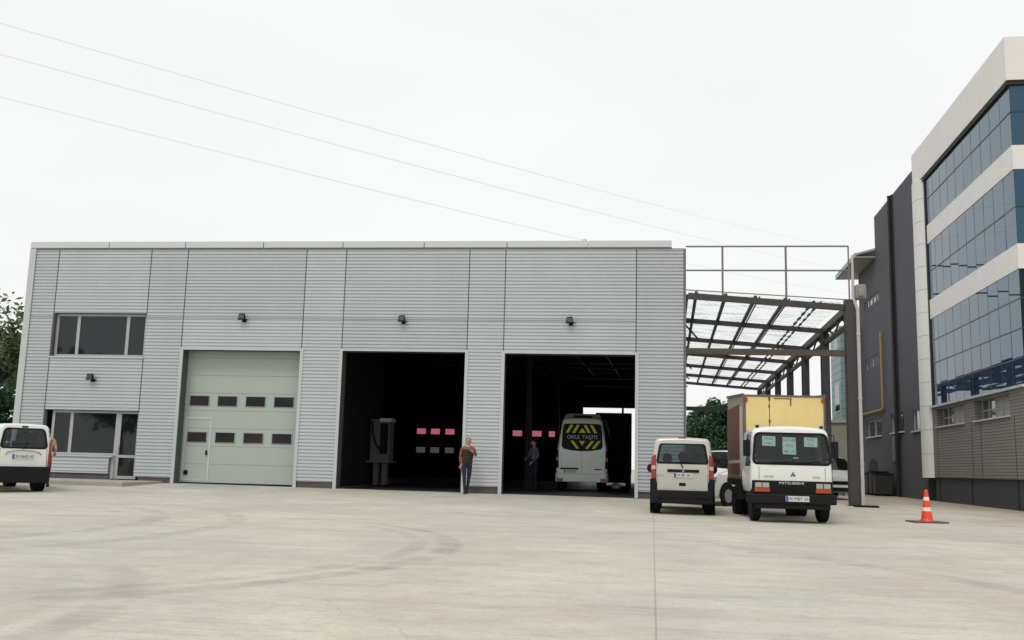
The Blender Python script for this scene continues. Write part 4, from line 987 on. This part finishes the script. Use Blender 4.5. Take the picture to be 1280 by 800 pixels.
mb.build('box_edge_trim', mat('edge_trim_grey', (.13, .12, .10), .6, var=.5, scale=5), cbx)
mb = MB()
for sx in (bx0 + .03, bx1 - .06): mb.box(sx - .02, sx + .06, by0 - .03, by0 - .013, 2.74, 2.83)
mb.build('marker_lamp', M['red'], cbx)
mb = MB(); mb.box(bx0 - .005, bx0, by0 + .8, by1 - .1, 1.0, 2.72); mb.build('side_graphic', M['boxred'], cbx)
mb = MB(); mb.box(bx0 - .005, bx0, by0 + .25, by0 + .7, 1.1, 2.65); mb.build('side_band', M['galv'], cbx)
mb = MB(); mb.box(bx0 - .006, bx0 - .0052, by0 + .05, by1 - .1, 1.28, 1.36); mb.build('side_rail', M['galv'], cbx)
mb = MB(); mb.box(-.42, -.32, .5, 4.7, .55, .72); mb.box(.32, .42, .5, 4.7, .55, .72); mb.box(-.85, .85, 1.7, 4.7, .74, .90); mb.box(-.9, -.5, 1.9, 2.6, .42, .75); mb.box(.5, .9, 1.9, 2.6, .42, .75)
mb.box(-.4, .4, .2, 1.4, .4, .62); mb.build('chassis', M['frame'], tr)
for sx in (-1, 1):
    wheel(tr, sx * .74, .55, .36, .20, sx); wheel(tr, sx * .78, 3.15, .36, .20, sx); wheel(tr, sx * .54, 3.15, .36, .20, sx)
mb = MB(); mb.tube([(-.75, .55, .36), (.75, .55, .36)], .06); mb.tube([(-.7, 3.15, .36), (.7, 3.15, .36)], .08); mb.ellipsoid((0, 3.15, .36), (.2, .2, .17)); mb.build('axle', M['frame'], tr)

# ---- white hatchback behind, and another beyond the lorry ----
def hatch(name, loc, rz, label):
    """front at y=0 facing -Y"""
    e = empty(name, loc, rz, label, 'car', 'white cars parked under the canopy')
    hw = .80
    F = dict(hws=hw - .03, hwb=hw, hwt=hw * .80, z0=.26, zb=.93, zt=1.60, r=.12)
    def S(y, inset=0, **k): d = dict(F); d.update(k); return dict(y=y, inset=inset, lean=lambda z: 0, **d)
    st = [S(0, .1, zt=.86, hwt=hw * .78, hwb=hw * .86, hws=hw * .84, r=.06), S(.05, .03, zt=.88, hwt=hw * .82, hwb=hw * .9, hws=hw * .88, r=.06), S(.25, 0, zt=.93, hwt=hw * .88, hwb=hw * .97, r=.07), S(.85, 0, zt=1.08, hwt=hw * .93, r=.08),
          S(1.55, 0, zt=1.56, hwt=hw * .80, r=.11), S(1.7, 0), S(2.4, 0), S(2.5, 0), S(3.2, 0, zt=1.57), S(3.7, 0, zt=1.50, hwt=hw * .76), S(3.95, .0, zt=1.1, hwt=hw * .85, r=.1), S(4.0, .08, zt=1.0, hwt=hw * .8, r=.1)]
    gl_loop = rrect(0, .62, .52, .07, .03)
    bo, gl = body('body', M['paintw'], e, st, lambda z: 0, gl_loop, cuts=[(3, 4, 12, 22), (4, 6, 7, 10), (4, 6, 24, 27), (7, 8, 7, 10), (7, 8, 24, 27), (9, 10, 12, 22)])
    face_panel(gl_loop, 0, lambda z: 0, .0, M['rub'], 'grille', e)
    patch_glass(gl, (0,), 'windscreen', M['glassc'], e)
    for k in (1, 2, 3, 4): patch_glass(gl, (k,), 'side_window', M['glass'], e)
    patch_glass(gl, (5,), 'rear_window', M['glass'], e)
    MB().box(-.66, .66, 1.0, 3.4, .34, .72).build('cabin_floor', M['seat'], e)
    for x_ in (-.36, .36): MB().box(x_ - .22, x_ + .22, 2.05, 2.2, .6, 1.36).build('seat', M['seat'], e, bevel=.04)
    MB().box(-.72, .72, .0 - .02, .14, .3, .46).build('bumper', M['blackpl'], e, bevel=.03)
    for sx in (-1, 1):
        MB().prism([(.02, .66), (.05, .80), (.5, .92), (.42, .74)], 'x', sx * (hw * .80), sx * (hw * .97)).build('headlight', M['lamp'], e, bevel=.01)
        MB().ellipsoid((sx * (hw + .1), 1.35, 1.0), (.1, .06, .075)).build('mirror', M['blackpl'], e, smooth=True)
        for yw in (.72, 3.25):
            MB().lathe([(.36, 0), (.36, .012)], 28, 'x', (sx * hw + (-.006 if sx > 0 else -.006), yw, .34)).build('wheel_arch', M['rub'], e)
            t_ = MB().lathe([(.30, 0), (.31, .02), (.31, .05), (.28, .06)], 28, 'x', (sx * hw - .02 if sx > 0 else -hw - .04, yw, .31)).build('wheel', M['rub'], e, smooth=True)
            MB().lathe([(.19, 0), (.19, .012)], 20, 'x', (sx * (hw + .045) - .006, yw, .31)).build('rim', M['rim'], t_, smooth=True)
    return e
hatch('parked_car', (1.78, 28.4, .10), R(-40), 'white hatchback showing between the silver van and the lorry')
hc = hatch('parked_car', (8.05, 37.5, .16), R(8), 'white car mostly hidden behind the right side of the lorry')

# ---- school minibus in the right bay ----
sb = empty('school_minibus', (-1.66, 36.3, .228), R(1.5), 'silver high roof minibus with yellow chevrons on its rear window, inside the right bay', 'minibus')
hw = .96; H_ = 2.72
slean = lambda z: .22 * sm((z - 1.3) / 1.4) ** 1.3
F = dict(hws=hw - .02, hwb=hw, hwt=hw * .80, z0=.36, zb=1.35, zt=H_, r=.17)
def S(y, inset=0, ln=1.0, **k): d = dict(F); d.update(k); return dict(y=y, inset=inset, lean=(lambda z, ln=ln: slean(z) * ln), **d)
st = [S(0, .06), S(.03, .02), S(.1, 0), S(.4, 0, .7), S(1.6, 0, 0), S(4.4, 0, 0), S(5.2, 0, 0, zt=1.6, r=.1, hwt=hw * .85), S(6.2, 0, 0, zt=1.2, r=.1), S(6.4, .1, 0, zt=1.0, r=.1)]
win = [(-.77, 1.66), (-.70, 1.56), (-.4, 1.50), (0, 1.48), (.4, 1.50), (.70, 1.56), (.77, 1.66), (.745, 2.2), (.70, 2.47), (.64, 2.50), (0, 2.52), (-.64, 2.50), (-.70, 2.47), (-.745, 2.2)]
bo, gl = body('body', M['buspaint'], sb, st, slean, win)
rwin = face_panel(win, 0, slean, -.004, M['filmblack'], 'rear_window', sb)
def stripe(pts):
    return [(x, z) for x, z in pts]
def onface(poly, name, m, par, off=-.010):
    f_ = [(x, slean(z) + off, z) for x, z in poly]; n = len(f_)
    return MB().add(f_ + [(x, y + .004, z) for x, y, z in f_], [tuple(range(n)), tuple(range(n, 2 * n))[::-1]] + [(i, (i + 1) % n, n + (i + 1) % n, n + i) for i in range(n)]).build(name, m, par)
for xa, dx_ in ((-.62, .17), (-.38, .17), (.21, -.17), (.45, -.17)): onface([(xa, 2.16), (xa + .11, 2.16), (xa + .11 + dx_, 2.46), (xa + dx_, 2.46)], 'chevron_stripe', M['yel'], rwin)
onface([(-.14, 2.16), (.14, 2.16), (0, 2.35)], 'chevron_stripe', M['yel'], rwin)
onface([(-.12, 1.86), (0, 1.70), (.12, 1.86)], 'chevron_stripe', M['yel'], rwin)
for xa, dx_ in ((-.22, -.22), (.12, .22), (.36, .22)): onface([(xa, 1.58), (xa + .11, 1.58), (xa + .11 + dx_, 1.87), (xa + dx_, 1.87)], 'chevron_stripe', M['yel'], rwin)
tm = Matrix.Translation((0, slean(2.0) - .02, 2.0)) @ Matrix.Rotation(-math.atan2(slean(2.1) - slean(1.9), .2), 4, 'X') @ REAR
text('window_lettering', 'OKUL TAŞITI', .20, M['whitetext'], rwin, tm @ Matrix.Diagonal((.95, 1, 1, 1)))
for sx in (-1, 1):
    lp = [(sx * .86, .85), (sx * .955, .85), (sx * .955, 1.50), (sx * .88, 1.52)]
    if sx < 0: lp = lp[::-1]
    t_ = face_panel(lp, 0, slean, -.02, M['frame'], 'tail_light', sb, th=.12)
    face_panel([(sx * .87, 1.12), (sx * .95, 1.12), (sx * .95, 1.24), (sx * .87, 1.24)] if sx > 0 else [(sx * .87, 1.24), (sx * .95, 1.24), (sx * .95, 1.12), (sx * .87, 1.12)], 0, slean, -.028, M['red'], 'lens', t_)
    MB().box(sx * .80 - .11, sx * .80 + .11, -.115, -.09, .36, .48).build('reflector', M['red'], sb, bevel=.01)
mb = MB(); mb.prism([(-.99, .3), (-.98, -.02), (-.9, -.1), (.9, -.1), (.98, -.02), (.99, .3)], 'z', .34, .66); mb.build('bumper', M['buspaint'], sb, bevel=.03)
MB().box(-.80, -.12, -.018, .02, .80, .86).build('handle_strip', M['blackpl'], sb); MB().box(.45, .75, -.014, .02, .80, .84).build('badge', M['ink'], sb)
plate(sb, -.42, -.012, .73, '35 S 4870', .5, .1)
mb = MB(); mb.prism([(-.72, 2.72), (-.62, 2.90), (.62, 2.90), (.72, 2.72)], 'y', .5, 1.9); mb.build('roof_unit', mat('roof_unit_grey', (.25, .26, .24), .6, var=.4, scale=5), sb, bevel=.03)
MB().box(-.35, .35, .25, .5, 2.72, 2.82).build('roof_lamp', M['blackpl'], sb, bevel=.02)
MB().box(-.004, .004, -.002, .02, .66, 1.48).build('door_joint', M['frame'], sb)
for sx in (-1, 1):
    for yw in (1.5, 5.3): wheel(sb, sx * .82, yw, .34, .22, sx)
    MB().ellipsoid((sx * 1.15, 5.0, 1.7), (.1, .08, .17)).build('mirror', M['blackpl'], sb, smooth=True)

# ---- dark box truck deeper in the same bay ----
dk = empty('dark_box_truck', (-.5, 45.0, .228), 0, 'black box truck in the gloom behind the school minibus', 'truck')
MB().box(-.95, .72, 0, 5.5, .6, 3.42).build('cargo_box', M['frame'], dk, bevel=.04)
MB().box(-.9, .68, -.03, -.001, .65, 3.35).build('rear_door', M['blackpl'], dk, bevel=.02)
MB().box(-.24, -.2, -.05, -.031, 1.1, 3.3).build('door_bar', M['insteel'], dk)
MB().box(-.8, .6, -.02, 7.4, .22, .6).build('chassis', M['frame'], dk)  # full-width block added low to shut out bright ground behind the minibus
MB().box(-.85, .65, 5.7, 7.4, .7, 2.5).build('cab', M['frame'], dk, bevel=.1)
for x_ in (-.78, .58):
    for y_ in (1.2, 6.3): wheel(dk, x_, y_, .42, .26, 1 if x_ > 0 else -1)
mb = MB(); mb.tube([(-.55, -.2, 3.1), (-.45, -.28, 2.95), (-.33, -.28, 2.6), (-.27, -.24, 2.2)], [.05, .035, .03, .03]); mb.build('mirror_arm', M['galv'], dk, smooth=True)
o = MB().ellipsoid((0, 0, 0), (.22, .22, .17), 16, 8).build('pale_dome', mat('pale_plastic', (.75, .75, .70), .5), None, smooth=True); o.location = (-.42, 39.0, .40); tag(o, 'small pale domed basin on the floor right of the minibus', 'item')  # small pale dome of unknown use
o.scale = (1, 1, .8)

# ---- equipment cabinet and hose in the middle bay ----
mc = empty('workshop_machine', (-9.35, 36.6, .228), R(-4), 'grey cabinet shaped workshop machine on legs with a black hose, inside the middle bay', 'machine')
mb = MB(); mb.box(-.42, .34, -.3, .3, .92, 2.52); mb.build('cabinet', M['mach'], mc, bevel=.02)
MB().box(-.02, .30, -.312, -.301, 1.2, 2.36).build('door_panel', M['frame'], mc, bevel=.01)
MB().box(-.05, .42, -.36, .2, 2.42, 2.56).build('hood', M['plate'], mc, bevel=.02)
for x_ in (-.18, .16): mb = MB(); mb.box(x_ - .1, x_ + .08, -.2, .1, .02, .92); mb.build('leg', M['mach'], mc, bevel=.01)
MB().box(-.6, .45, -.36, .3, .86, .93).build('shelf', M['mach'], mc)
mb = MB(); mb.tube([(-.34, -.34, 2.45), (-.28, -.38, 1.9), (-.12, -.40, 1.5), (.02, -.38, 1.4)], .035, 8); mb.build('hose', M['rub'], mc, smooth=True)

# ================================================================ people
def capsule_person(name, loc, rz, label, J, mats, headtilt=(0, 0), capm=None, hairm='hair'):
    """J: joint dict in metres, person facing -Y"""
    e = empty(name, loc, rz, label, 'person')
    names = list(J['pts'].keys()); idx = {k: i for i, k in enumerate(names)}
    me = bpy.data.meshes.new('body_skin'); me.from_pydata([J['pts'][k][:3] for k in names], [(idx[a], idx[b]) for a, b in J['edges']], [])
    o = bpy.data.objects.new('body', me); col.objects.link(o)
    md = o.modifiers.new('skin', 'SKIN'); sv_ = me.skin_vertices[0].data
    for k in names:
        r_ = J['pts'][k][3]; sv_[idx[k]].radius = r_ if isinstance(r_, tuple) else (r_, r_)
    sv_[idx['pelvis']].use_root = True
    ss_ = o.modifiers.new('sub', 'SUBSURF'); ss_.levels = 2; ss_.render_levels = 2
    dg = bpy.context.evaluated_depsgraph_get(); dg.update()
    m2 = bpy.data.meshes.new_from_object(o.evaluated_get(dg)); bpy.data.objects.remove(o)
    mb = MB(); mb.v = [tuple(v.co) for v in m2.vertices]; mb.f = [tuple(p.vertices) for p in m2.polygons]
    segs = [(a, b, J['mat'].get((a, b), 0)) for a, b in J['edges']]
    def near(c):
        best = (9, 0)
        for a, b, m_ in segs:
            A_ = Vector(J['pts'][a][:3]); B_ = Vector(J['pts'][b][:3]); t = sm((c - A_).dot(B_ - A_) / max(1e-9, (B_ - A_).length_squared)); d = (A_ + (B_ - A_) * t - c).length
            if d < best[0]: best = (d, m_)
        return best[1]
    mb.mi = [near(p.center) for p in m2.polygons]
    # hands: palm and five curled digits each, head with features
    hd = Vector(J['head'])
    mb.cur = 3; mb.ellipsoid(tuple(hd), (.076, .098, .115), 16, 12)
    mb.ellipsoid(tuple(hd + Vector((0, -.098, -.01))), (.014, .022, .025), 8, 6)
    for sx in (-1, 1): mb.ellipsoid(tuple(hd + Vector((sx * .078, .01, -.005))), (.012, .022, .032), 8, 6)
    mb.ellipsoid(tuple(hd + Vector((0, -.085, -.062))), (.026, .012, .009), 8, 6)
    for hn, (c_, dr) in J['hands'].items():
        c_ = Vector(c_); dr = Vector(dr).normalized(); sd_ = dr.cross(Vector((0, 1, 0))).normalized(); nr = sd_.cross(dr)
        mb.tube([c_ - dr * .045, c_, c_ + dr * .04], [.026, .036, .034], 8)
        for q, (of, ln_) in enumerate(((-.028, .065), (-.010, .078), (.010, .072), (.027, .056))):
            b0 = c_ + dr * .035 + sd_ * of; mb.tube([b0, b0 + dr * ln_ * .5 + nr * .006, b0 + dr * ln_ * .85 + nr * .026, b0 + dr * ln_ + nr * .038], [.010, .0095, .009, .007], 6)
        b0 = c_ - sd_ * .028; mb.tube([b0, b0 - sd_ * .025 + dr * .025 + nr * .01, b0 - sd_ * .022 + dr * .06 + nr * .02], [.012, .011, .009], 6)
    mb.cur = 4
    for sx in (-1, 1): mb.ellipsoid(tuple(hd + Vector((sx * .03, -.088, .012))), (.011, .008, .007), 8, 6)
    mb.cur = 2
    for k in J['feet']:
        c_ = Vector(k[0]); mb.ellipsoid((c_.x, c_.y - .06, .045), (.048, .135, .045), 12, 8)
    b_ = MB(); b_.v, b_.f, b_.mi = mb.v, mb.f, mb.mi
    bo = b_.build('body', [M[k] for k in mats] + [M['ink']], e, smooth=True)
    h_ = MB(); h_.ellipsoid(tuple(hd + Vector((0, .018, .03))), (.085, .098, .10), 16, 10)
    h_.v = [(x, y, max(z, hd.z + (.035 if y < hd.y - .03 else -.05))) for x, y, z in h_.v]
    h_.build('hair', M[hairm], e, smooth=True)
    return e
def skel(lean_=0.0, armL=None, armR=None, legL=None, legR=None, H=1.0):
    P = {}
    def p(k, x, y, z, r): P[k] = (x * H + lean_ * z, y * H, z * H, r)
    p('pelvis', 0, 0, .95, (.15, .11)); p('waist', 0, 0, 1.08, (.135, .10)); p('chest', 0, .0, 1.30, (.165, .115)); p('neckb', 0, .01, 1.46, (.09, .07)); p('neck', 0, .0, 1.54, .052); p('skull', 0, -.01, 1.62, .06)
    for s_, nm, arm, leg in ((-1, 'L', armL, legL), (1, 'R', armR, legR)):
        arm = arm or ((.24, .02, 1.16), (.27, -.05, .92)); leg = leg or ((.11, -.02, .50), (.12, .03, .09))
        p('sh' + nm, s_ * .185, .0, 1.42, .068)
        p('el' + nm, s_ * arm[0][0], arm[0][1], arm[0][2], .046); p('wr' + nm, s_ * arm[1][0], arm[1][1], arm[1][2], .03)
        p('hip' + nm, s_ * .095, 0, .88, (.095, .10)); p('kn' + nm, s_ * leg[0][0], leg[0][1], leg[0][2], .062); p('an' + nm, s_ * leg[1][0], leg[1][1], leg[1][2], .042); p('toe' + nm, s_ * leg[1][0] * 1.05, leg[1][1] - .13, .05, .035)
    E_ = [('pelvis', 'waist'), ('waist', 'chest'), ('chest', 'neckb'), ('neckb', 'neck'), ('neck', 'skull')]; mt = {}
    mt[('pelvis', 'waist')] = 1; mt[('waist', 'chest')] = 0; mt[('chest', 'neckb')] = 0; mt[('neckb', 'neck')] = 3; mt[('neck', 'skull')] = 3
    for nm in 'LR':
        for a, b, m_ in (('neckb', 'sh' + nm, 0), ('sh' + nm, 'el' + nm, 0), ('el' + nm, 'wr' + nm, 0), ('pelvis', 'hip' + nm, 1), ('hip' + nm, 'kn' + nm, 1), ('kn' + nm, 'an' + nm, 1), ('an' + nm, 'toe' + nm, 2)):
            E_.append((a, b)); mt[(a, b)] = m_
    hands = {}
    for nm in 'LR':
        w_ = Vector(P['wr' + nm][:3]); e_ = Vector(P['el' + nm][:3]); d = (w_ - e_).normalized(); hands[nm] = (tuple(w_ + d * .055), tuple(d))
    sk = P['skull']; return dict(pts=P, edges=E_, mat=mt, head=(sk[0], sk[1] - .012, sk[2] + .035), hands=hands, feet=[(P['an' + nm][:3],) for nm in 'LR'])
# man walking out beside the wall between the bays
J = skel(.035, armL=((.23, .08, 1.15), (.20, .02, .92)), armR=((.27, .02, 1.20), (.17, -.16, 1.30)), legL=((.06, -.05, .50), (.02, -.02, .09)), legR=((.09, .05, .50), (.06, .12, .09)), H=.99)
mp_ = capsule_person('person', (-5.04, 30.35, .195), R(12), 'man in red plaid shirt and dark vest standing between the two open bays', J, ['plaid', 'jeans', 'shoe', 'skin'], hairm='redhair')
vs_ = MB(); c0 = Vector(J['pts']['waist'][:3]); c1 = Vector(J['pts']['chest'][:3])
vs_.tube([c0 + Vector((0, 0, -.12)), c0, c1, c1 + Vector((0, 0, .10))], [.175, .17, .195, .16], 16)
vs_.v = [(x, y * .78, z) for x, y, z in vs_.v]; vs_.build('vest', M['vest'], mp_, smooth=True)
# person behind the left van
J2 = skel(.0, armL=((.26, -.03, 1.16), (.2, -.22, 1.05)), armR=((.27, 0, 1.16), (.27, -.06, .92)), H=.97)
capsule_person('person', (-17.16, 27.1, g(-17.16, 27.1)), R(200), 'person in a pale printed shirt standing beyond the white van', J2, ['floral', 'jeans', 'shoe', 'skin'])
# figure in the dark bay
J3 = skel(.0, armL=((.26, -.05, 1.16), (.12, -.25, 1.1)), armR=((.27, -.02, 1.16), (.2, -.2, 1.0)), H=1.05)
capsule_person('person', (-3.42, 36.0, .228), R(-50), 'dim figure in a grey blue shirt inside the bay, left of the minibus', J3, ['blueshirt', 'jeans', 'shoe', 'skin'])

# ================================================================ traffic cone
cn2 = empty('traffic_cone', (7.0, 24.0, .04), R(8), 'orange traffic cone with two white bands standing before the office', 'traffic cone')
MB().box(-.40, .40, -.28, .28, 0, .03).build('base', M['conebase'], cn2, bevel=.01)
MB().lathe([(.155, .03), (.14, .06), (.128, .085)], 24).build('foot', M['cone'], cn2, smooth=True)
def cr(z): return .128 - (z - .085) * .142
prof = [(cr(z), z) for z in (.085, .25, .26, .33, .345, .50, .51, .58, .60, .74)] + [(.03, .755)]
MB().lathe(prof, 24).build('cone', M['cone'], cn2, smooth=True)
for z0, z1 in ((.26, .345), (.505, .585)): MB().lathe([(cr(z0) + .0035, z0), (cr(z1) + .0035, z1)], 24).build('white_band', M['conew'], cn2, smooth=True)

# ================================================================ things by the office wall
def loc_b(x, s, z=0): v = Matrix.Rotation(rzB, 4, 'Z') @ Vector((x, s, 0)); return (12.25 + v.x, 41.13 + v.y, z)
o = MB(); o.prism([(-.9, 0), (.9, 0), (.75, .95), (.35, 1.05), (-.75, 1.0)], 'x', -.35, .3)
rb = empty('refuse_heap', loc_b(-.55, 7.9, .15), rzB, 'covered dark heap of refuse bins against the grey office wall', 'bins')
for k, (s_, h_) in enumerate(((-1.3, .98), (-.35, 1.08), (.65, 1.0))):
    mb = MB(); mb.prism([(-.34 + s_, .08), (.34 + s_, .08), (.42 + s_, h_), (-.42 + s_, h_)], 'x', -.38, .38); b_ = mb.build('bin', M['bin'], rb, bevel=.02)
    MB().box(-.42, .42, s_ - .45, s_ + .45, h_, h_ + .07).build('lid', M['blackpl'], b_, bevel=.02)
    for sy in (-.25, .25): MB().lathe([(.08, -.3), (.08, .3)], 10, 'x', (0, s_ + sy, .08)).build('castor', M['rub'], b_)
mb = MB(); mb.prism([(1.2, 0), (2.9, 0), (2.5, .75), (1.9, .95), (1.35, .7)], 'x', -.3, .2); mb.build('rubbish_bag', M['tarp'], rb, bevel=.08)
# cabin with tarpaulin behind the lorry
cb2 = empty('site_cabin', (9.15, 46.5, .15), rzB, 'beige site cabin under a dark tarpaulin behind the lorry', 'cabin')
MB().box(-.1, 1.3, 0, 3.0, 0, 3.35).build('wall', M['cabin'], cb2, bevel=.02)
MB().prism([(-.25, 3.3), (-.2, 3.45), (1.4, 3.45), (1.45, 3.35)], 'y', -.08, 3.1).build('roof', M['eave'], cb2)
mb = MB(); pts_ = []
for i in range(9):
    for j in range(7):
        t, u_ = i / 8, j / 6
        pts_.append((-.75 + 1.35 * t + .05 * math.sin(j * 2.1), -1.0 + .9 * u_ * (1 - .3 * t), 3.3 - 2.4 * t + .18 * math.sin(3 * u_ + 2 * t) - .25 * (1 - u_)))
mb.add(pts_, [(i * 7 + j, i * 7 + j + 1, (i + 1) * 7 + j + 1, (i + 1) * 7 + j) for i in range(8) for j in range(6)])
mb.build('tarpaulin', M['tarp'], cb2, smooth=True, solid=.01)
mb = MB(); mb.bar((-.7, -1.0, 0), (-.7, -1.0, 3.2), .06, .06); mb.bar((.6, -1, 0), (.6, -1, .9), .06, .06); mb.build('tarpaulin_pole', M['steel'], cb2)

# ================================================================ power lines
def wire(a, b, sag, label):
    a, b = Vector(a), Vector(b); d = b - a; pts_ = []
    for i in range(-4, 49):
        t = i / 40.0; p = a + d * t; p.z -= sag * 4 * t * (1 - t) if 0 <= t <= 1 else 0
        if t < 0 or t > 1: p.z -= sag * 4 * t * (1 - t)
        pts_.append(p)
    o = MB().tube(pts_, .0075, 5).build('power_line', mat('line_grey', (.78, .78, .78), .6), None, smooth=True); tag(o, label, 'power line', 'power lines across the sky')
wire((-16.39, 22, 12.22), (18.12, 95, 23.53), .35, 'topmost of the three thin power lines crossing the sky')
wire((-16.29, 22, 11.36), (20.41, 95, 20.89), .33, 'middle one of the three thin power lines crossing the sky')
wire((-16.16, 22, 10.19), (20.35, 95, 18.55), .42, 'lowest of the three thin power lines, passing behind the workshop roof')

# ================================================================ trees
def tree(name, loc, h, cr_, lm, label, seed, nclump=26, leaves=90, leaf=.16, base=.3, squash=.8, cards=1, group=None, limbs=7):
    rnd = random.Random(seed); e = empty(name, loc, 0, label, 'tree', group)
    tk = MB(); top = h * .62; bend = [(rnd.uniform(-.2, .2) * k, rnd.uniform(-.2, .2) * k, top * k / 5) for k in range(6)]
    tk.tube(bend, [h * .028 * (1 - .13 * k) for k in range(6)], 8)
    tips = []
    for k in range(limbs):
        a = rnd.uniform(0, 6.28); z0 = h * rnd.uniform(base, .55); L_ = cr_ * rnd.uniform(.6, 1.0); r0 = h * .012
        sx_ = bend[0][0]; p0_ = Vector((0, 0, z0)); p2 = Vector((math.cos(a) * L_, math.sin(a) * L_, z0 + L_ * rnd.uniform(.3, .9))); p1 = (p0_ + p2) / 2 + Vector((0, 0, rnd.uniform(-.1, .3)))
        tk.tube([p0_, p1, p2], [r0, r0 * .7, r0 * .3], 6); tips += [p1, p2]
        for q in range(3):
            b_ = rnd.uniform(0, 6.28); s_ = p1.lerp(p2, rnd.random()); t_ = s_ + Vector((math.cos(b_), math.sin(b_), rnd.uniform(.1, 1))) * cr_ * .35; tk.tube([s_, t_], [r0 * .35, r0 * .12], 5); tips.append(t_)
    tk.build('trunk', M['bark'], e, smooth=True)
    mb = MB(); zc = h * (.5 + base * .5)
    cl = list(tips)
    while len(cl) < nclump:
        th = rnd.uniform(0, 6.28); u_ = rnd.uniform(-1, 1); rr_ = rnd.random() ** .45
        cl.append(Vector((math.cos(th) * math.sqrt(1 - u_ * u_) * cr_ * rr_, math.sin(th) * math.sqrt(1 - u_ * u_) * cr_ * rr_, zc + u_ * (h - zc) * rr_)))
    for c_ in cl:
        R_ = cr_ * rnd.uniform(.16, .34)
        for q in range(int(leaves * rnd.uniform(.5, 1.3))):
            d = Vector((rnd.gauss(0, 1), rnd.gauss(0, 1), rnd.gauss(0, .75))); d = d.normalized() * R_ * rnd.random() ** .5
            p = c_ + d; s_ = leaf * rnd.uniform(.6, 1.5)
            if p.z < h * .12: continue
            u1 = Vector((rnd.gauss(0, 1), rnd.gauss(0, 1), rnd.gauss(0, .6))).normalized(); u2 = u1.cross(Vector((rnd.gauss(0, 1), rnd.gauss(0, 1), rnd.gauss(0, 1)))).normalized()
            mb.add([p - u1 * s_, p - u2 * s_ * .45, p + u1 * s_, p + u2 * s_ * .45], [(0, 1, 2, 3)])
    mb_ = mb; me = bpy.data.meshes.new('crown'); me.from_pydata(mb_.v, [], mb_.f); me.materials.append(M[lm]); o = bpy.data.objects.new('crown', me); col.objects.link(o); o.parent = e
    return e
tree('broadleaf_tree', (-30.0, 43.0, .2), 10.0, 3.3, 'leaf', 'loose leafy tree with dark bare limbs at the left end of the workshop', 3, 52, 80, .14, .34, limbs=11)
tree('broadleaf_tree', (-32.6, 47.0, .2), 9.3, 3.0, 'leaf', 'tree half outside the left edge of the view', 5, 40, 90, .17, .3)
tree('shrub', (-29.0, 41.5, .2), 4.2, 2.1, 'leafd', 'dark bush at the foot of the trees left of the workshop', 8, 40, 120, .13, .1)
tree('dense_tree', (7.6, 84, .2), 6.7, 2.9, 'leafd', 'dense dark green tree behind the canopy, just left of the cargo box', 11, 120, 330, .14, .1)
tree('dense_tree', (5.3, 86, .2), 4.9, 1.9, 'leafd', 'lower dark green tree showing above the silver van', 12, 70, 260, .13, .1)
tree('dense_tree', (10.2, 88, .2), 6.4, 3.2, 'leafd', 'dark green tree hidden mostly by the cargo box', 13, 70, 140, .18, .1)

for k, (x_, y_, h_) in enumerate(((-66, -42, 17), (-55, -38, 15.5), (-46, -45, 14), (-36, -40, 11), (-76, -30, 13), (-28, -46, 12))):
    tree('broadleaf_tree', (x_, y_, 0), h_, 5.0, 'leafd', 'tree behind the photographer, reflected in the office corner windows', 30 + k, 40, 60, .4, .15, group='trees behind the yard')

for z_, lb in ((21.0, 'lower heavy cable far behind the workshop, seen mirrored in the office glass'), (24.2, 'upper heavy cable far behind the workshop, seen mirrored in the office glass')):
    o = MB().tube([(-38 + i * 2.0, 108 + i * .25, z_ + .0016 * (i - 10) ** 2 * 4) for i in range(21)], .09, 6).build('heavy_cable', M['dark'], None, smooth=True); tag(o, lb, 'cable')
